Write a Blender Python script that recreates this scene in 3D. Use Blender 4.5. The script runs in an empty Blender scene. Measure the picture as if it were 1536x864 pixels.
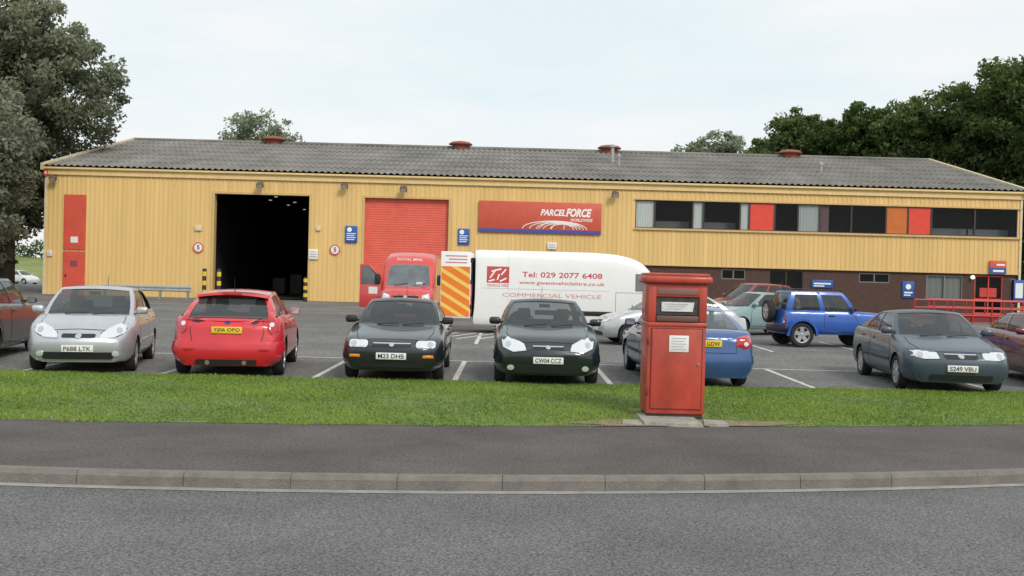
import bpy, bmesh, math, random, traceback
import numpy as np
from mathutils import Vector, Matrix, Euler
from mathutils.bvhtree import BVHTree
random.seed(7); rng = np.random.default_rng(7)
scene = bpy.context.scene; COL = scene.collection
PI = math.pi; R = math.radians
ERR = []
def run(f):
    try: f()
    except Exception: ERR.append(f.__name__+': '+traceback.format_exc()[-420:])
# ------------------------------------------------------------------ camera
F = 1600.0; CZ = 1.75
cam = bpy.data.cameras.new('camera'); camo = bpy.data.objects.new('camera', cam); COL.objects.link(camo)
cam.sensor_width = 36; cam.lens = 36*F/1536; cam.clip_end = 6000; cam.clip_start = .1
M3 = Matrix.Rotation(R(90)-math.atan(14/F), 3, 'X') @ Matrix.Rotation(R(1.5), 3, 'Z')
camo.matrix_world = Matrix.Translation((0, 0, CZ)) @ M3.to_4x4()
scene.camera = camo
def ray(px, py): return M3 @ Vector(((px-768)/F, -(py-432)/F, -1))
def G(px, py, z=0.):
    d = ray(px, py); return Vector((0, 0, CZ)) + d*((z-CZ)/d.z)
def Q(px, py, Y):
    d = ray(px, py); return Vector((0, 0, CZ)) + d*(Y/d.y)
def zc(Y): return -.04+.0073*(Y-18)
def XG(px, Y): return Q(px, 480, Y).x
# ------------------------------------------------------------------ materials
MATS = {}
def mat(name, col, rough=.6, metal=0., var=0., vscale=3., bump=0., bscale=40., coat=0., spec=.5, emit=0., col2=None, stretch=(1, 1, 1)):
    if name in MATS: return MATS[name]
    m = bpy.data.materials.new(name); m.use_nodes = True; nt = m.node_tree; b = nt.nodes['Principled BSDF']
    c = (*col, 1); b.inputs['Base Color'].default_value = c
    b.inputs['Roughness'].default_value = rough; b.inputs['Metallic'].default_value = metal
    b.inputs['Coat Weight'].default_value = coat; b.inputs['Coat Roughness'].default_value = .06
    b.inputs['Specular IOR Level'].default_value = spec
    if emit: b.inputs['Emission Color'].default_value = c; b.inputs['Emission Strength'].default_value = emit
    if var or bump:
        tc = nt.nodes.new('ShaderNodeTexCoord'); mp = nt.nodes.new('ShaderNodeMapping'); mp.inputs['Scale'].default_value = stretch
        nt.links.new(tc.outputs['Object'], mp.inputs[0])
    if var:
        n = nt.nodes.new('ShaderNodeTexNoise'); n.inputs['Scale'].default_value = vscale; n.inputs['Detail'].default_value = 8; n.inputs['Roughness'].default_value = .65
        nt.links.new(mp.outputs[0], n.inputs[0])
        cr = nt.nodes.new('ShaderNodeValToRGB'); cr.color_ramp.elements[0].position = .3; cr.color_ramp.elements[1].position = .7
        c2 = col2 if col2 else tuple(min(1, x*(1+var)) for x in col)
        cr.color_ramp.elements[0].color = (*[x*(1-var) for x in col], 1); cr.color_ramp.elements[1].color = (*c2, 1)
        nt.links.new(n.outputs['Fac'], cr.inputs[0]); nt.links.new(cr.outputs[0], b.inputs['Base Color'])
    if bump:
        n2 = nt.nodes.new('ShaderNodeTexNoise'); n2.inputs['Scale'].default_value = bscale; n2.inputs['Detail'].default_value = 4
        nt.links.new(mp.outputs[0], n2.inputs[0])
        bp = nt.nodes.new('ShaderNodeBump'); bp.inputs['Strength'].default_value = bump; bp.inputs['Distance'].default_value = .02
        nt.links.new(n2.outputs['Fac'], bp.inputs['Height']); nt.links.new(bp.outputs[0], b.inputs['Normal'])
    MATS[name] = m; return m
def glassmat(name, tint, fac, base=(.012, .014, .015), spec=.8, coat=0.):
    m = bpy.data.materials.new(name); m.use_nodes = True; nt = m.node_tree; b = nt.nodes['Principled BSDF']; out = nt.nodes['Material Output']
    b.inputs['Base Color'].default_value = (*base, 1); b.inputs['Roughness'].default_value = .04; b.inputs['Specular IOR Level'].default_value = spec; b.inputs['Coat Weight'].default_value = coat
    t = nt.nodes.new('ShaderNodeBsdfTransparent'); t.inputs[0].default_value = (*tint, 1)
    mx = nt.nodes.new('ShaderNodeMixShader'); mx.inputs[0].default_value = fac
    nt.links.new(b.outputs[0], mx.inputs[1]); nt.links.new(t.outputs[0], mx.inputs[2]); nt.links.new(mx.outputs[0], out.inputs[0]); return m
def paint(name, col, metal=.25, rough=.32, coat=.8, var=.12): return mat(name, col, rough, metal, var=var, vscale=1.7, coat=coat)
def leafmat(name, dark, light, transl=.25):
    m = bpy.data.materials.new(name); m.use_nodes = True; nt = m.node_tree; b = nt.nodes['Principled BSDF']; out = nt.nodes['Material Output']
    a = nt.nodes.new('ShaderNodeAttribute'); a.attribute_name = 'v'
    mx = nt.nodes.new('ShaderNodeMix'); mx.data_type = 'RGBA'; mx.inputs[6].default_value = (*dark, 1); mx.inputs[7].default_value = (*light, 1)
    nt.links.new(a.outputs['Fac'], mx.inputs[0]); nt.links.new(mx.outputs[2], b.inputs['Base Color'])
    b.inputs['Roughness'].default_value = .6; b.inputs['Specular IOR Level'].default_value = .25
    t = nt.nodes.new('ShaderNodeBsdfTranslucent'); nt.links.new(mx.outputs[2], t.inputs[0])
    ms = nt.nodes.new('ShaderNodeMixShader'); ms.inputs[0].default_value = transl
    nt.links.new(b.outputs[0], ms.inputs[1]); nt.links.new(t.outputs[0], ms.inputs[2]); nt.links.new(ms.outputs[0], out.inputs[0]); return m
BLACK = mat('black_plastic', (.015, .015, .016), .55)
DARK = mat('dark_void', (.008, .008, .009), .9)
TYRE = mat('tyre_rubber', (.02, .02, .02), .85, var=.2, vscale=8)
RIM = mat('alloy', (.5, .51, .53), .3, .7)
CHROME = mat('chrome', (.7, .7, .72), .15, 1.)
LAMP = mat('lamp_lens', (.72, .75, .78), .12, .35, coat=1.)
REDL = mat('red_lens', (.5, .01, .015), .15, coat=1.)
AMBER = mat('amber_lens', (.8, .25, .02), .2, coat=1.)
PLW = mat('white_plate', (.75, .75, .72), .4); PLY = mat('yellow_plate', (.8, .55, .03), .4); INK = mat('plate_ink', (.01, .01, .01), .5)
SEATM = mat('seat_fabric', (.10, .10, .11), .9)
GLASS = glassmat('car_glass', (.80, .86, .85), .5, (.036, .043, .045), 1., .8)
WGLASS = glassmat('window_glass', (.88, .92, .92), .8)
WHITE = mat('white_paint', (.78, .78, .77), .5); WTXT = mat('white_vinyl', (.85, .85, .84), .5)
RED = mat('red_panel', (.64, .085, .05), .5, var=.12, vscale=1.2)
BLUE = mat('blue_board', (.02, .09, .36), .5)
CREAM = mat('cream_trim', (.68, .57, .38), .6, var=.15, vscale=2)
GREYM = mat('grey_metal', (.3, .31, .32), .45, .5, var=.15, vscale=5)
# ------------------------------------------------------------------ mesh builder
class MB:
    def __init__(s): s.v = []; s.f = []; s.m = []; s.mi = 0
    def add(s, vs, fs, mi=None):
        n = len(s.v); s.v += [tuple(p) for p in vs]; s.f += [tuple(i+n for i in f) for f in fs]; s.m += [s.mi if mi is None else mi]*len(fs); return s
    def box(s, x0, x1, y0, y1, z0, z1, bev=0, seg=2, mi=None):
        if not bev:
            vs = [(x, y, z) for x in (x0, x1) for y in (y0, y1) for z in (z0, z1)]
            return s.add(vs, [(0, 1, 3, 2), (4, 6, 7, 5), (0, 4, 5, 1), (2, 3, 7, 6), (0, 2, 6, 4), (1, 5, 7, 3)], mi)
        bm = bmesh.new(); bmesh.ops.create_cube(bm, size=1)
        for v in bm.verts: v.co = Vector(((x0+x1)/2+v.co.x*(x1-x0), (y0+y1)/2+v.co.y*(y1-y0), (z0+z1)/2+v.co.z*(z1-z0)))
        bmesh.ops.bevel(bm, geom=bm.edges[:], offset=bev, segments=seg, profile=.5, affect='EDGES')
        bm.verts.index_update(); s.add([v.co[:] for v in bm.verts], [[v.index for v in f.verts] for f in bm.faces], mi); bm.free(); return s
    def tube(s, pts, r, n=8, mi=None):
        pts = [Vector(p) for p in pts]; rs = r if isinstance(r, (list, tuple)) else [r]*len(pts); vs = []; fs = []
        for i, p in enumerate(pts):
            d = (pts[min(i+1, len(pts)-1)]-pts[max(i-1, 0)]).normalized()
            a = d.cross(Vector((0, 0, 1)) if abs(d.z) < .9 else Vector((1, 0, 0))).normalized(); b = d.cross(a)
            vs += [p+(a*math.cos(2*PI*k/n)+b*math.sin(2*PI*k/n))*rs[i] for k in range(n)]
        for i in range(len(pts)-1):
            for k in range(n): fs.append((i*n+k, i*n+(k+1) % n, (i+1)*n+(k+1) % n, (i+1)*n+k))
        fs += [tuple(range(n)), tuple(range((len(pts)-1)*n, len(pts)*n))]
        return s.add(vs, fs, mi)
    def lathe(s, prof, n=24, axis='z', c=(0, 0, 0), mi=None, cap=True):
        vs = []; fs = []
        for (r, h) in prof:
            for k in range(n):
                a = 2*PI*k/n; p = (r*math.cos(a), r*math.sin(a), h)
                if axis == 'x': p = (h, p[0], p[1])
                if axis == 'y': p = (p[0], h, p[1])
                vs.append((p[0]+c[0], p[1]+c[1], p[2]+c[2]))
        for i in range(len(prof)-1):
            for k in range(n): fs.append((i*n+k, i*n+(k+1) % n, (i+1)*n+(k+1) % n, (i+1)*n+k))
        if cap: fs += [tuple(range(n)), tuple(range((len(prof)-1)*n, len(prof)*n))]
        return s.add(vs, fs, mi)
    def prism(s, poly, y0, y1, mi=None):
        n = len(poly); vs = [(x, y0, z) for x, z in poly]+[(x, y1, z) for x, z in poly]
        return s.add(vs, [tuple(range(n)), tuple(range(n, 2*n))]+[(i, (i+1) % n, n+(i+1) % n, n+i) for i in range(n)], mi)
    def xf(s, M): s.v = [tuple(M @ Vector(p)) for p in s.v]; return s
def obj(name, mb, mats, parent=None, smooth=35, off=None, weld=False):
    me = bpy.data.meshes.new(name)
    vs = mb.v if off is None else [(a-off[0], b-off[1], c-off[2]) for a, b, c in mb.v]
    me.from_pydata(vs, [], mb.f)
    mats = mats if isinstance(mats, (list, tuple)) else [mats]
    for m in mats: me.materials.append(m)
    if len(mats) > 1: me.polygons.foreach_set('material_index', mb.m)
    bm = bmesh.new(); bm.from_mesh(me)
    if weld: bmesh.ops.remove_doubles(bm, verts=bm.verts, dist=2e-4)
    bmesh.ops.recalc_face_normals(bm, faces=bm.faces); bm.to_mesh(me); bm.free()
    if smooth:
        me.polygons.foreach_set('use_smooth', [True]*len(me.polygons)); me.set_sharp_from_angle(angle=R(smooth))
    me.update(); o = bpy.data.objects.new(name, me); COL.objects.link(o)
    if parent: o.parent = parent
    return o
def tag(o, label, cat, group=None):
    o['label'] = label; o['category'] = cat
    if group: o['group'] = group
    return o
def thing(name, label, cat, loc=(0, 0, 0), rz=0, group=None):
    o = bpy.data.objects.new(name, None); COL.objects.link(o); o.location = loc; o.rotation_euler = (0, 0, rz); return tag(o, label, cat, group)
def struct(name, mb, m, smooth=0):
    o = obj(name, mb, m, None, smooth); o['kind'] = 'structure'; return o
TC = {}
def text(s, bold=0., shear=0.):
    k = (s, bold, shear)
    if k not in TC:
        cu = bpy.data.curves.new('t', 'FONT'); cu.body = s; cu.size = 1; cu.shear = shear; cu.offset = bold; cu.resolution_u = 3
        o = bpy.data.objects.new('t', cu); COL.objects.link(o)
        me = bpy.data.meshes.new_from_object(o.evaluated_get(bpy.context.evaluated_depsgraph_get()))
        v = np.array([p.co[:2] for p in me.vertices]); f = [tuple(p.vertices) for p in me.polygons]
        bpy.data.objects.remove(o); bpy.data.curves.remove(cu); bpy.data.meshes.remove(me)
        mn, mx = v.min(0), v.max(0); TC[k] = ((v-(mn+mx)/2)/(mx-mn), f)
    return TC[k]
def add_text(mb, s, cx, cz, w, h, y, bold=0., shear=0., fn=None, mi=None):
    v, f = text(s, bold, shear)
    pts = [(cx+a*w, y, cz+b*h) for a, b in v] if fn is None else [fn(a*w, b*h) for a, b in v]
    return mb.add(pts, f, mi)
# ------------------------------------------------------------------ world and sun
w = bpy.data.worlds.new('World'); scene.world = w; w.use_nodes = True; nt = w.node_tree; bg = nt.nodes['Background']
sdir = Vector((.45, -.75, .75)).normalized()
sky = nt.nodes.new('ShaderNodeTexSky'); sky.sky_type = 'NISHITA'; sky.sun_disc = False
sky.sun_elevation = math.asin(sdir.z); sky.sun_rotation = math.atan2(sdir.x, sdir.y); sky.dust_density = 2
tc = nt.nodes.new('ShaderNodeTexCoord'); mp = nt.nodes.new('ShaderNodeMapping'); mp.inputs['Scale'].default_value = (1.6, 1.6, 7)
no = nt.nodes.new('ShaderNodeTexNoise'); no.inputs['Scale'].default_value = 1.7; no.inputs['Detail'].default_value = 9; no.inputs['Roughness'].default_value = .55
cr = nt.nodes.new('ShaderNodeValToRGB'); cr.color_ramp.elements[0].position = .38; cr.color_ramp.elements[1].position = .66
cr.color_ramp.elements[0].color = (7.3, 8.25, 8.6, 1); cr.color_ramp.elements[1].color = (8.9, 8.8, 8.75, 1)
mx = nt.nodes.new('ShaderNodeMix'); mx.data_type = 'RGBA'; mx.inputs[0].default_value = .92
nt.links.new(tc.outputs['Generated'], mp.inputs[0]); nt.links.new(mp.outputs[0], no.inputs[0]); nt.links.new(no.outputs['Fac'], cr.inputs[0])
nt.links.new(sky.outputs[0], mx.inputs[6]); nt.links.new(cr.outputs[0], mx.inputs[7]); nt.links.new(mx.outputs[2], bg.inputs[0]); bg.inputs[1].default_value = .113
sl = bpy.data.lights.new('sun', 'SUN'); sl.energy = 2.0; sl.angle = R(16); sl.color = (1, .94, .84)
so = bpy.data.objects.new('sun', sl); COL.objects.link(so); so.rotation_euler = (-sdir).to_track_quat('-Z', 'Y').to_euler()
scene.view_settings.view_transform = 'Standard'; scene.view_settings.look = 'None'; scene.view_settings.exposure = 0
# ------------------------------------------------------------------ ground strips
def line(pts, z):
    P = [G(a, b, z) for a, b in pts]; return np.poly1d(np.polyfit([p.x for p in P], [p.y for p in P], 2))
KB = line([(0, 724), (384, 733), (768, 737), (1152, 735), (1536, 725)], -.12)
VF = line([(0, 629), (500, 636), (900, 640), (1536, 637)], 0)
VB = line([(0, 556), (400, 563), (768, 575), (1150, 581), (1536, 588)], 0)
XS = np.arange(-24, 24.01, .5)
def strip(f0, f1, z0, z1, ny=1):
    mb = MB(); vs = []; n = len(XS)
    for j in range(ny+1):
        t = j/ny
        vs += [(x, f0(x)*(1-t)+f1(x)*t, z0(x, t) if callable(z0) else z0*(1-t)+z1*t) for x in XS]
    return mb.add(vs, [(j*n+i, j*n+i+1, (j+1)*n+i+1, (j+1)*n+i) for j in range(ny) for i in range(n-1)])
GRD = mat('rough_grass_ground', (.15, .18, .055), .95, var=.4, vscale=.3)
gm = MB(); gm.add([(-2500, -200, -.2), (2500, -200, -.2), (2500, 4000, -.2), (-2500, 4000, -.2)], [(0, 1, 2, 3)]); struct('ground', gm, GRD)
def asphalt(name, col, speck, sscale, var=.18, bump=.5, vs=.9):
    m = mat(name, col, .85, var=var, vscale=vs, bump=bump, bscale=90, spec=.25); nt = m.node_tree; b = nt.nodes['Principled BSDF']
    src = b.inputs['Base Color'].links[0].from_socket
    tc = nt.nodes.new('ShaderNodeTexCoord'); n = nt.nodes.new('ShaderNodeTexNoise'); n.inputs['Scale'].default_value = sscale; n.inputs['Detail'].default_value = 5; n.inputs['Roughness'].default_value = .8
    nt.links.new(tc.outputs['Object'], n.inputs[0])
    cr = nt.nodes.new('ShaderNodeValToRGB'); cr.color_ramp.elements[0].position = .40; cr.color_ramp.elements[1].position = .62
    cr.color_ramp.elements[0].color = (1-speck, 1-speck, 1-speck, 1); cr.color_ramp.elements[1].color = (1+speck, 1+speck, 1+speck, 1)
    nt.links.new(n.outputs['Fac'], cr.inputs[0]); mm = nt.nodes.new('ShaderNodeMix'); mm.data_type = 'RGBA'; mm.blend_type = 'MULTIPLY'; mm.inputs[0].default_value = 1
    nt.links.new(src, mm.inputs[6]); nt.links.new(cr.outputs[0], mm.inputs[7]); nt.links.new(mm.outputs[2], b.inputs['Base Color']); return m
ROADM = asphalt('road_asphalt', (.15, .15, .147), .6, 48, var=.22, vs=.5)
PAVM = asphalt('pavement_asphalt', (.108, .096, .09), .35, 30, var=.25, vs=.7)
CPM = asphalt('car_park_asphalt', (.17, .166, .16), .3, 9, var=.25, vs=.35)
KERBM = mat('kerb_concrete', (.185, .168, .15), .9, var=.22, vscale=5, bump=.6, bscale=60)
GUTM = mat('gutter_concrete', (.31, .30, .28), .9, var=.25, vscale=4, bump=.4)
struct('road', strip(lambda x: -8, lambda x: KB(x), -.12, -.12), ROADM)
struct('gutter', strip(lambda x: KB(x)-.13, lambda x: KB(x)-.002, -.116, -.116), GUTM)
kb = MB(); x = -22.
while x < 22:
    L_ = .915; a, b = x+.0025, x+L_-.0025; o_ = random.uniform(-.003, .003); hz = random.uniform(-.002, .002)
    ya, yb = KB(a)+o_, KB(b)+o_; t = .14; c = .025
    sec = [(0, -.2), (0, -c*1.3), (c, .003+hz), (t, .003+hz), (t, -.2)]
    kb.add([(a, ya+p, q) for p, q in sec]+[(b, yb+p, q) for p, q in sec], [(i, (i+1) % 5, 5+(i+1) % 5, 5+i) for i in range(5)]+[(0, 1, 2, 3, 4), (5, 6, 7, 8, 9)])
    x += L_
struct('kerb', kb, KERBM, 0)
struct('pavement', strip(lambda x: KB(x)+.142, lambda x: VF(x)+.05, -.002, -.002), PAVM)
box_c = G(1010, 630)
VERGEM = mat('verge_soil', (.12, .17, .04), .95, var=.35, vscale=1.6)
def vz(t): return .002+.035*math.sin(PI*max(0, min(1, t)))
struct('verge', strip(VF, lambda x: VB(x)-.05, lambda x, t: vz(t), 0, 8), VERGEM, 60)
DIRT = mat('worn_earth', (.24, .18, .11), .95, var=.35, vscale=7, bump=.5)
SLAB = mat('old_concrete', (.32, .30, .26), .95, var=.3, vscale=6, bump=.6)
cp = MB(); ys = [lambda x: VB(x)-.05]+[(lambda x, Y=Y: Y) for Y in (24, 40, 58, 80)]
vs = []; XC = list(np.arange(-24, 24.1, 1.))
XC = [-34]+XC+[70]
for f in ys: vs += [(x, f(max(-24, min(24, x))), zc(f(max(-24, min(24, x))))) for x in XC]
n = len(XC); cp.add(vs, [(j*n+i, j*n+i+1, (j+1)*n+i+1, (j+1)*n+i) for j in range(4) for i in range(n-1)]); struct('car_park', cp, CPM)
LINEM = mat('line_paint', (.55, .55, .52), .8, var=.4, vscale=9)
pm = MB()
def gline(a, b, wd=.1):
    a = Vector(a); b = Vector(b); d = (b-a).normalized(); nrm = Vector((-d.y, d.x))*wd/2
    pm.add([(p.x, p.y, zc(p.y)+.005) for p in (a+nrm, b+nrm, b-nrm, a-nrm)], [(0, 1, 2, 3)])
for X in (-8.3, -5.95, -3.35, -.95, 1.75, 5.35, 8.7): gline((X, VB(X)+.15), (X, 22.3))
gline((-12, 22.36), (13, 22.36))
for X in (-.9, 1.6, -3.4, 4.2, 6.8, 9.4): gline((X, 27.6), (X, 32.5))
for k in range(4): gline((-2.6+k*.55, 29.5), (-1.6+k*.55, 32.4), .12)
struct('bay_markings', pm, LINEM)
def leafmesh(name, V, Fn, vals, m, parent=None):
    me = bpy.data.meshes.new(name); k = Fn
    n = len(V)//k; me.vertices.add(n*k); me.vertices.foreach_set('co', V.astype(np.float32).ravel())
    me.loops.add(n*k); me.loops.foreach_set('vertex_index', np.arange(n*k, dtype=np.int32))
    me.polygons.add(n); me.polygons.foreach_set('loop_start', np.arange(0, n*k, k, dtype=np.int32))
    at = me.attributes.new('v', 'FLOAT', 'FACE'); at.data.foreach_set('value', vals.astype(np.float32))
    me.materials.append(m); me.update(calc_edges=True); me.validate(); o = bpy.data.objects.new(name, me); COL.objects.link(o)
    if parent: o.parent = parent
    return o
NB = 150000
gx = rng.uniform(-12, 14, NB); gt = rng.uniform(-.02, 1.012, NB)
gy = VF(gx)*(1-gt)+(VB(gx)-.03)*gt; gz = .002+.035*np.sin(PI*np.clip(gt, 0, 1))
edge = .008+.018*np.sin(gx*3.1)+.014*np.sin(gx*8.3+1)+.008*np.sin(gx*19)
nz = .5+.25*np.sin(gx*1.7+gy*.9)+.2*np.sin(gx*.63-gy*2.3+1)+.15*np.sin(gx*5.1+gy*4.3)
dd = np.hypot((gx-box_c.x)/1.25, (gy-VF(gx)-.05)/.45); keep = (gt > edge-.02) & (dd > 1+.3*rng.standard_normal(NB)) & ~((np.abs(gx-box_c.x) < .5) & (np.abs(gy-box_c.y-.35) < .55)) & (rng.uniform(0, 1, NB) < .65+.6*nz)
gx, gy, gz, nz = gx[keep], gy[keep], gz[keep], nz[keep]; n = len(gx)
hh = rng.uniform(.012, .034, n)*(.65+.7*np.clip(nz, 0, 1)); tall = rng.uniform(0, 1, n) > .985; hh[tall] *= 2.
an = rng.uniform(0, PI, n); lx, ly = rng.normal(0, .022, n), rng.normal(0, .022, n); bw = rng.uniform(.006, .012, n)
V = np.empty((n, 3, 3)); V[:, 0] = np.stack([gx-np.cos(an)*bw, gy-np.sin(an)*bw, gz], 1); V[:, 1] = np.stack([gx+np.cos(an)*bw, gy+np.sin(an)*bw, gz], 1); V[:, 2] = np.stack([gx+lx, gy+ly, gz+hh], 1)
nz2 = .5+.3*np.sin(gx*2.3-gy*1.1+2)+.2*np.sin(gx*.9+gy*3.1)
go = leafmesh('grass', V.reshape(-1, 3), 3, np.clip(.35*nz+.35*nz2+.12+rng.normal(0, .2, n), 0, 1), leafmat('grass_blade', (.085, .185, .022), (.32, .41, .075), .35))
go['kind'] = 'stuff'; tag(go, 'short green grass growing over the roadside verge', 'grass')
# ------------------------------------------------------------------ warehouse
YB = 58.2; ZB = .22; YR = 71.8
def fx(px, py=400): return Q(px, py, YB).x
def fz(px, py): return Q(px, py, YB).z
xL, xR = fx(67), fx(1529); zE = fz(67, 251); zR = Q(200, 210, YR).z
WH = thing('warehouse', 'long low yellow clad warehouse with grey corrugated roof behind the car park', 'warehouse', ((xL+xR)/2, YB, ZB)); WO = WH.location.copy()
def wpart(name, mb, m, parent=None, smooth=0): return obj(name, mb, m, parent or WH, smooth, WO)
YEL = mat('yellow_cladding', (.725, .495, .20), .55, var=.11, vscale=.6, stretch=(4, 1, .18), spec=.3)
YELD = mat('yellow_trim', (.60, .41, .17), .55, var=.1)
def ribbed(mb, x0, x1, z0, z1, y=YB):
    k0 = math.floor(x0/.25)-1; xs = []
    for k in range(k0, math.ceil(x1/.25)+1):
        for d, h in ((0, 0), (.13, 0), (.15, 1), (.23, 1)): xs.append((k*.25+d, -.022*h))
    X = [p[0] for p in xs]; Yp = [p[1] for p in xs]
    pts = sorted([x0, x1]+[x for x in X if x0 < x < x1]); n = len(pts); yy = np.interp(pts, X, Yp)
    mb.add([(a, y+b, z0) for a, b in zip(pts, yy)]+[(a, y+b, z1) for a, b in zip(pts, yy)], [(i, i+1, n+i+1, n+i) for i in range(n-1)])
zBay = fz(390, 292); zRol = fz(608, 298); wz0, wz1 = fz(1240, 349), fz(1240, 307); bx0 = fx(951); zBrick = fz(1250, 404)
X = lambda p: fx(p)
wm = MB()
ribbed(wm, xL, X(320), ZB-.1, zE); ribbed(wm, X(320), X(462), zBay, zE); ribbed(wm, X(462), X(545), ZB-.1, zE); ribbed(wm, X(545), X(671), zRol, zE)
ribbed(wm, X(671), bx0, ZB-.1, zE); ribbed(wm, bx0, xR, zBrick, wz0); ribbed(wm, bx0, xR, wz1, zE); ribbed(wm, X(1524), xR, wz0, wz1)
wpart('wall', wm, YEL)
YBK = 2*YR-YB
for x in (xL+.02, xR-.02): gw = MB(); gw.add([(x, YB+.02, ZB-.1), (x, YBK, ZB-.1), (x, YBK, zE), (x, YR, zR-.1), (x, YB+.02, zE)], [(0, 1, 2, 3, 4)]); wpart('gable_wall', gw, YEL)
for x in (xL-.07, xR-.05): gw = MB(); gw.box(x, x+.12, YB-.055, YB+.015, ZB-.08, zE-.385); wpart('corner_trim', gw, CREAM)
gw = MB(); gw.add([(xL, YBK, ZB-.1), (xR, YBK, ZB-.1), (xR, YBK, zE), (xL, YBK, zE)], [(0, 1, 2, 3)]); wpart('rear_wall', gw, YEL)
ROOFM = mat('fibre_cement_roof', (.185, .174, .158), .9, var=.36, vscale=.45, stretch=(1, .35, 1), bump=.3, bscale=5)
rm = MB(); per = .34; xs = np.arange(xL-.2, xR+.25, per/6); n = len(xs); cz_ = .045*np.sin(2*PI*xs/per)
for side in (0, 1):
    vs = []; NR = 7
    for r in range(NR):
        for e in (0, 1):
            t = (r+e*1.01)/NR; y = (YB-.3)*(1-t)+YR*t; z = (zE+.09)*(1-t)+zR*t+(.03 if e == 0 else 0.0)
            y = y if side == 0 else 2*YR-y
            vs += [(a, y, z+c) for a, c in zip(xs, cz_)]
    rm.add(vs, [(j*n+i, j*n+i+1, (j+1)*n+i+1, (j+1)*n+i) for j in range(2*NR-1) for i in range(n-1)])
ROOF = wpart('roof', rm, ROOFM, None, 60)
rc = MB(); rc.tube([(xL-.2, YR, zR+.03), (xR+.2, YR, zR+.03)], .14, 10); wpart('ridge_cap', rc, ROOFM, ROOF, 40)
FASM = mat('fascia_yellow', (.74, .54, .24), .5, var=.1)
fb = MB(); fb.box(xL-.08, xR+.08, YB-.12, YB-.045, zE-.38, zE+.02); wpart('fascia', fb, FASM); fb = MB(); fb.box(xL-.08, xR+.08, YB-.26, YB-.122, zE-.09, zE+.03, .03); wpart('eave_gutter', fb, FASM)
for x in (xL-.22, xR+.06):
    for s in (0, 1):
        bg_ = MB(); y0 = YB-.32 if s == 0 else YBK+.32
        vs = [(x+a, y, z+b) for y, z in ((y0, zE+.05), (YR, zR)) for a in (0, .16) for b in (-.2, .16)]
        bg_.add(vs, [(0, 1, 3, 2), (4, 5, 7, 6), (0, 1, 5, 4), (2, 3, 7, 6), (1, 3, 7, 5), (0, 2, 6, 4)]); wpart('barge_board', bg_, CREAM)
VENTM = mat('vent_red_brown', (.28, .085, .055), .7, var=.25, vscale=6)
for px, py in ((411, 212), (691, 219), (914, 225), (1185, 236)):
    q = Q(px, py, YR); v = MB(); v.lathe([(.5, -.2), (.5, .12), (.78, .14), (.8, .2), (.62, .32), (.3, .38), (0.01, .39)], 20, c=(q.x, YR, zR+.1)); wpart('ventilator', v, VENTM, ROOF, 40)
FLUE = mat('flue_grey', (.36, .36, .35), .6, var=.2)
for px, Yf, h, r in ((912, 66, 1.0, .1), (922, 64.5, .6, .06), (1225, 63.5, .55, .07)):
    zz = zE+(zR-zE)*(Yf-YB)/(YR-YB); xx = XG(px, Yf); v = MB(); v.lathe([(r, -.1), (r, h), (r*1.9, h+.02), (r*1.5, h+.16), (.01, h+.2)], 12, c=(xx, Yf, zz)); wpart('flue_pipe', v, FLUE, ROOF, 40)
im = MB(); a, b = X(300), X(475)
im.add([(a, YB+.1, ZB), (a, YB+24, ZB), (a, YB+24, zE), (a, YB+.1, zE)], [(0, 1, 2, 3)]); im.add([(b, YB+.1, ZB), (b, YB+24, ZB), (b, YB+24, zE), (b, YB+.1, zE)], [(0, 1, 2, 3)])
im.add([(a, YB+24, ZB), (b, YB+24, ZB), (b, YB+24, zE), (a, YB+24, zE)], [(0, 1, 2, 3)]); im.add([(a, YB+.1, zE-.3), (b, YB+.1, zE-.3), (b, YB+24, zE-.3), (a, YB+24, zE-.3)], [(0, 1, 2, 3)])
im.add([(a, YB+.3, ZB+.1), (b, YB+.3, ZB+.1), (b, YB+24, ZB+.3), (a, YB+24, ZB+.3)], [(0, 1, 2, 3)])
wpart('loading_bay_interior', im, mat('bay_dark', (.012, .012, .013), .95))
BULB = mat('strip_light', (.9, .95, .9), .5, emit=.4)
for i in range(4):
    for j in range(4):
        xx = X(338)+i*1.55+.2*j; yy = YB+5+j*4.5; v = MB(); v.box(xx-.09, xx+.09, yy-.03, yy+.03, zE-.85-.1*(i % 2), zE-.80-.1*(i % 2)); wpart('strip_light', v, BULB)
for i in range(4): sh = MB(); sh.box(X(360)+i*.9, X(360)+i*.9+.75, YB+8+i*.8, YB+9+i*.8, ZB+.2, ZB+1.2+.25*(i % 2), .03); wpart('parcel_cage', sh, mat('cage_dark', (.05, .045, .04), .7), None, 30)
def frame(mb, x0, x1, z0, z1, wd, y0, y1):
    mb.box(x0-wd, x0, y0, y1, z0, z1+wd); mb.box(x1, x1+wd, y0, y1, z0, z1+wd); mb.box(x0, x1, y0, y1, z1, z1+wd)
fm = MB(); frame(fm, X(320), X(462), ZB, zBay, .12, YB-.06, YB+.4); wpart('loading_bay_frame', fm, YELD)
fm = MB(); frame(fm, X(545), X(671), ZB, zRol, .12, YB-.06, YB+.4); wpart('shutter_frame', fm, YELD)
rs = MB(); nsl = 44; zz = np.linspace(ZB-.05, zRol, nsl*4+1)
xa, xb = X(545), X(671); yy = YB+.22-.016*np.abs(np.sin(np.linspace(0, nsl*PI, nsl*4+1)))
rs.add([(xa, y, z) for y, z in zip(yy, zz)]+[(xb, y, z) for y, z in zip(yy, zz)], [(i, i+1, len(zz)+i+1, len(zz)+i) for i in range(len(zz)-1)])
wpart('roller_shutter', rs, mat('shutter_red', (.70, .115, .075), .5, var=.1), None, 50)
d = MB(); d.box(X(95), X(128), YB-.1, YB-.04, ZB, fz(112, 377), .01); DR = wpart('door', d, RED)
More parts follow.
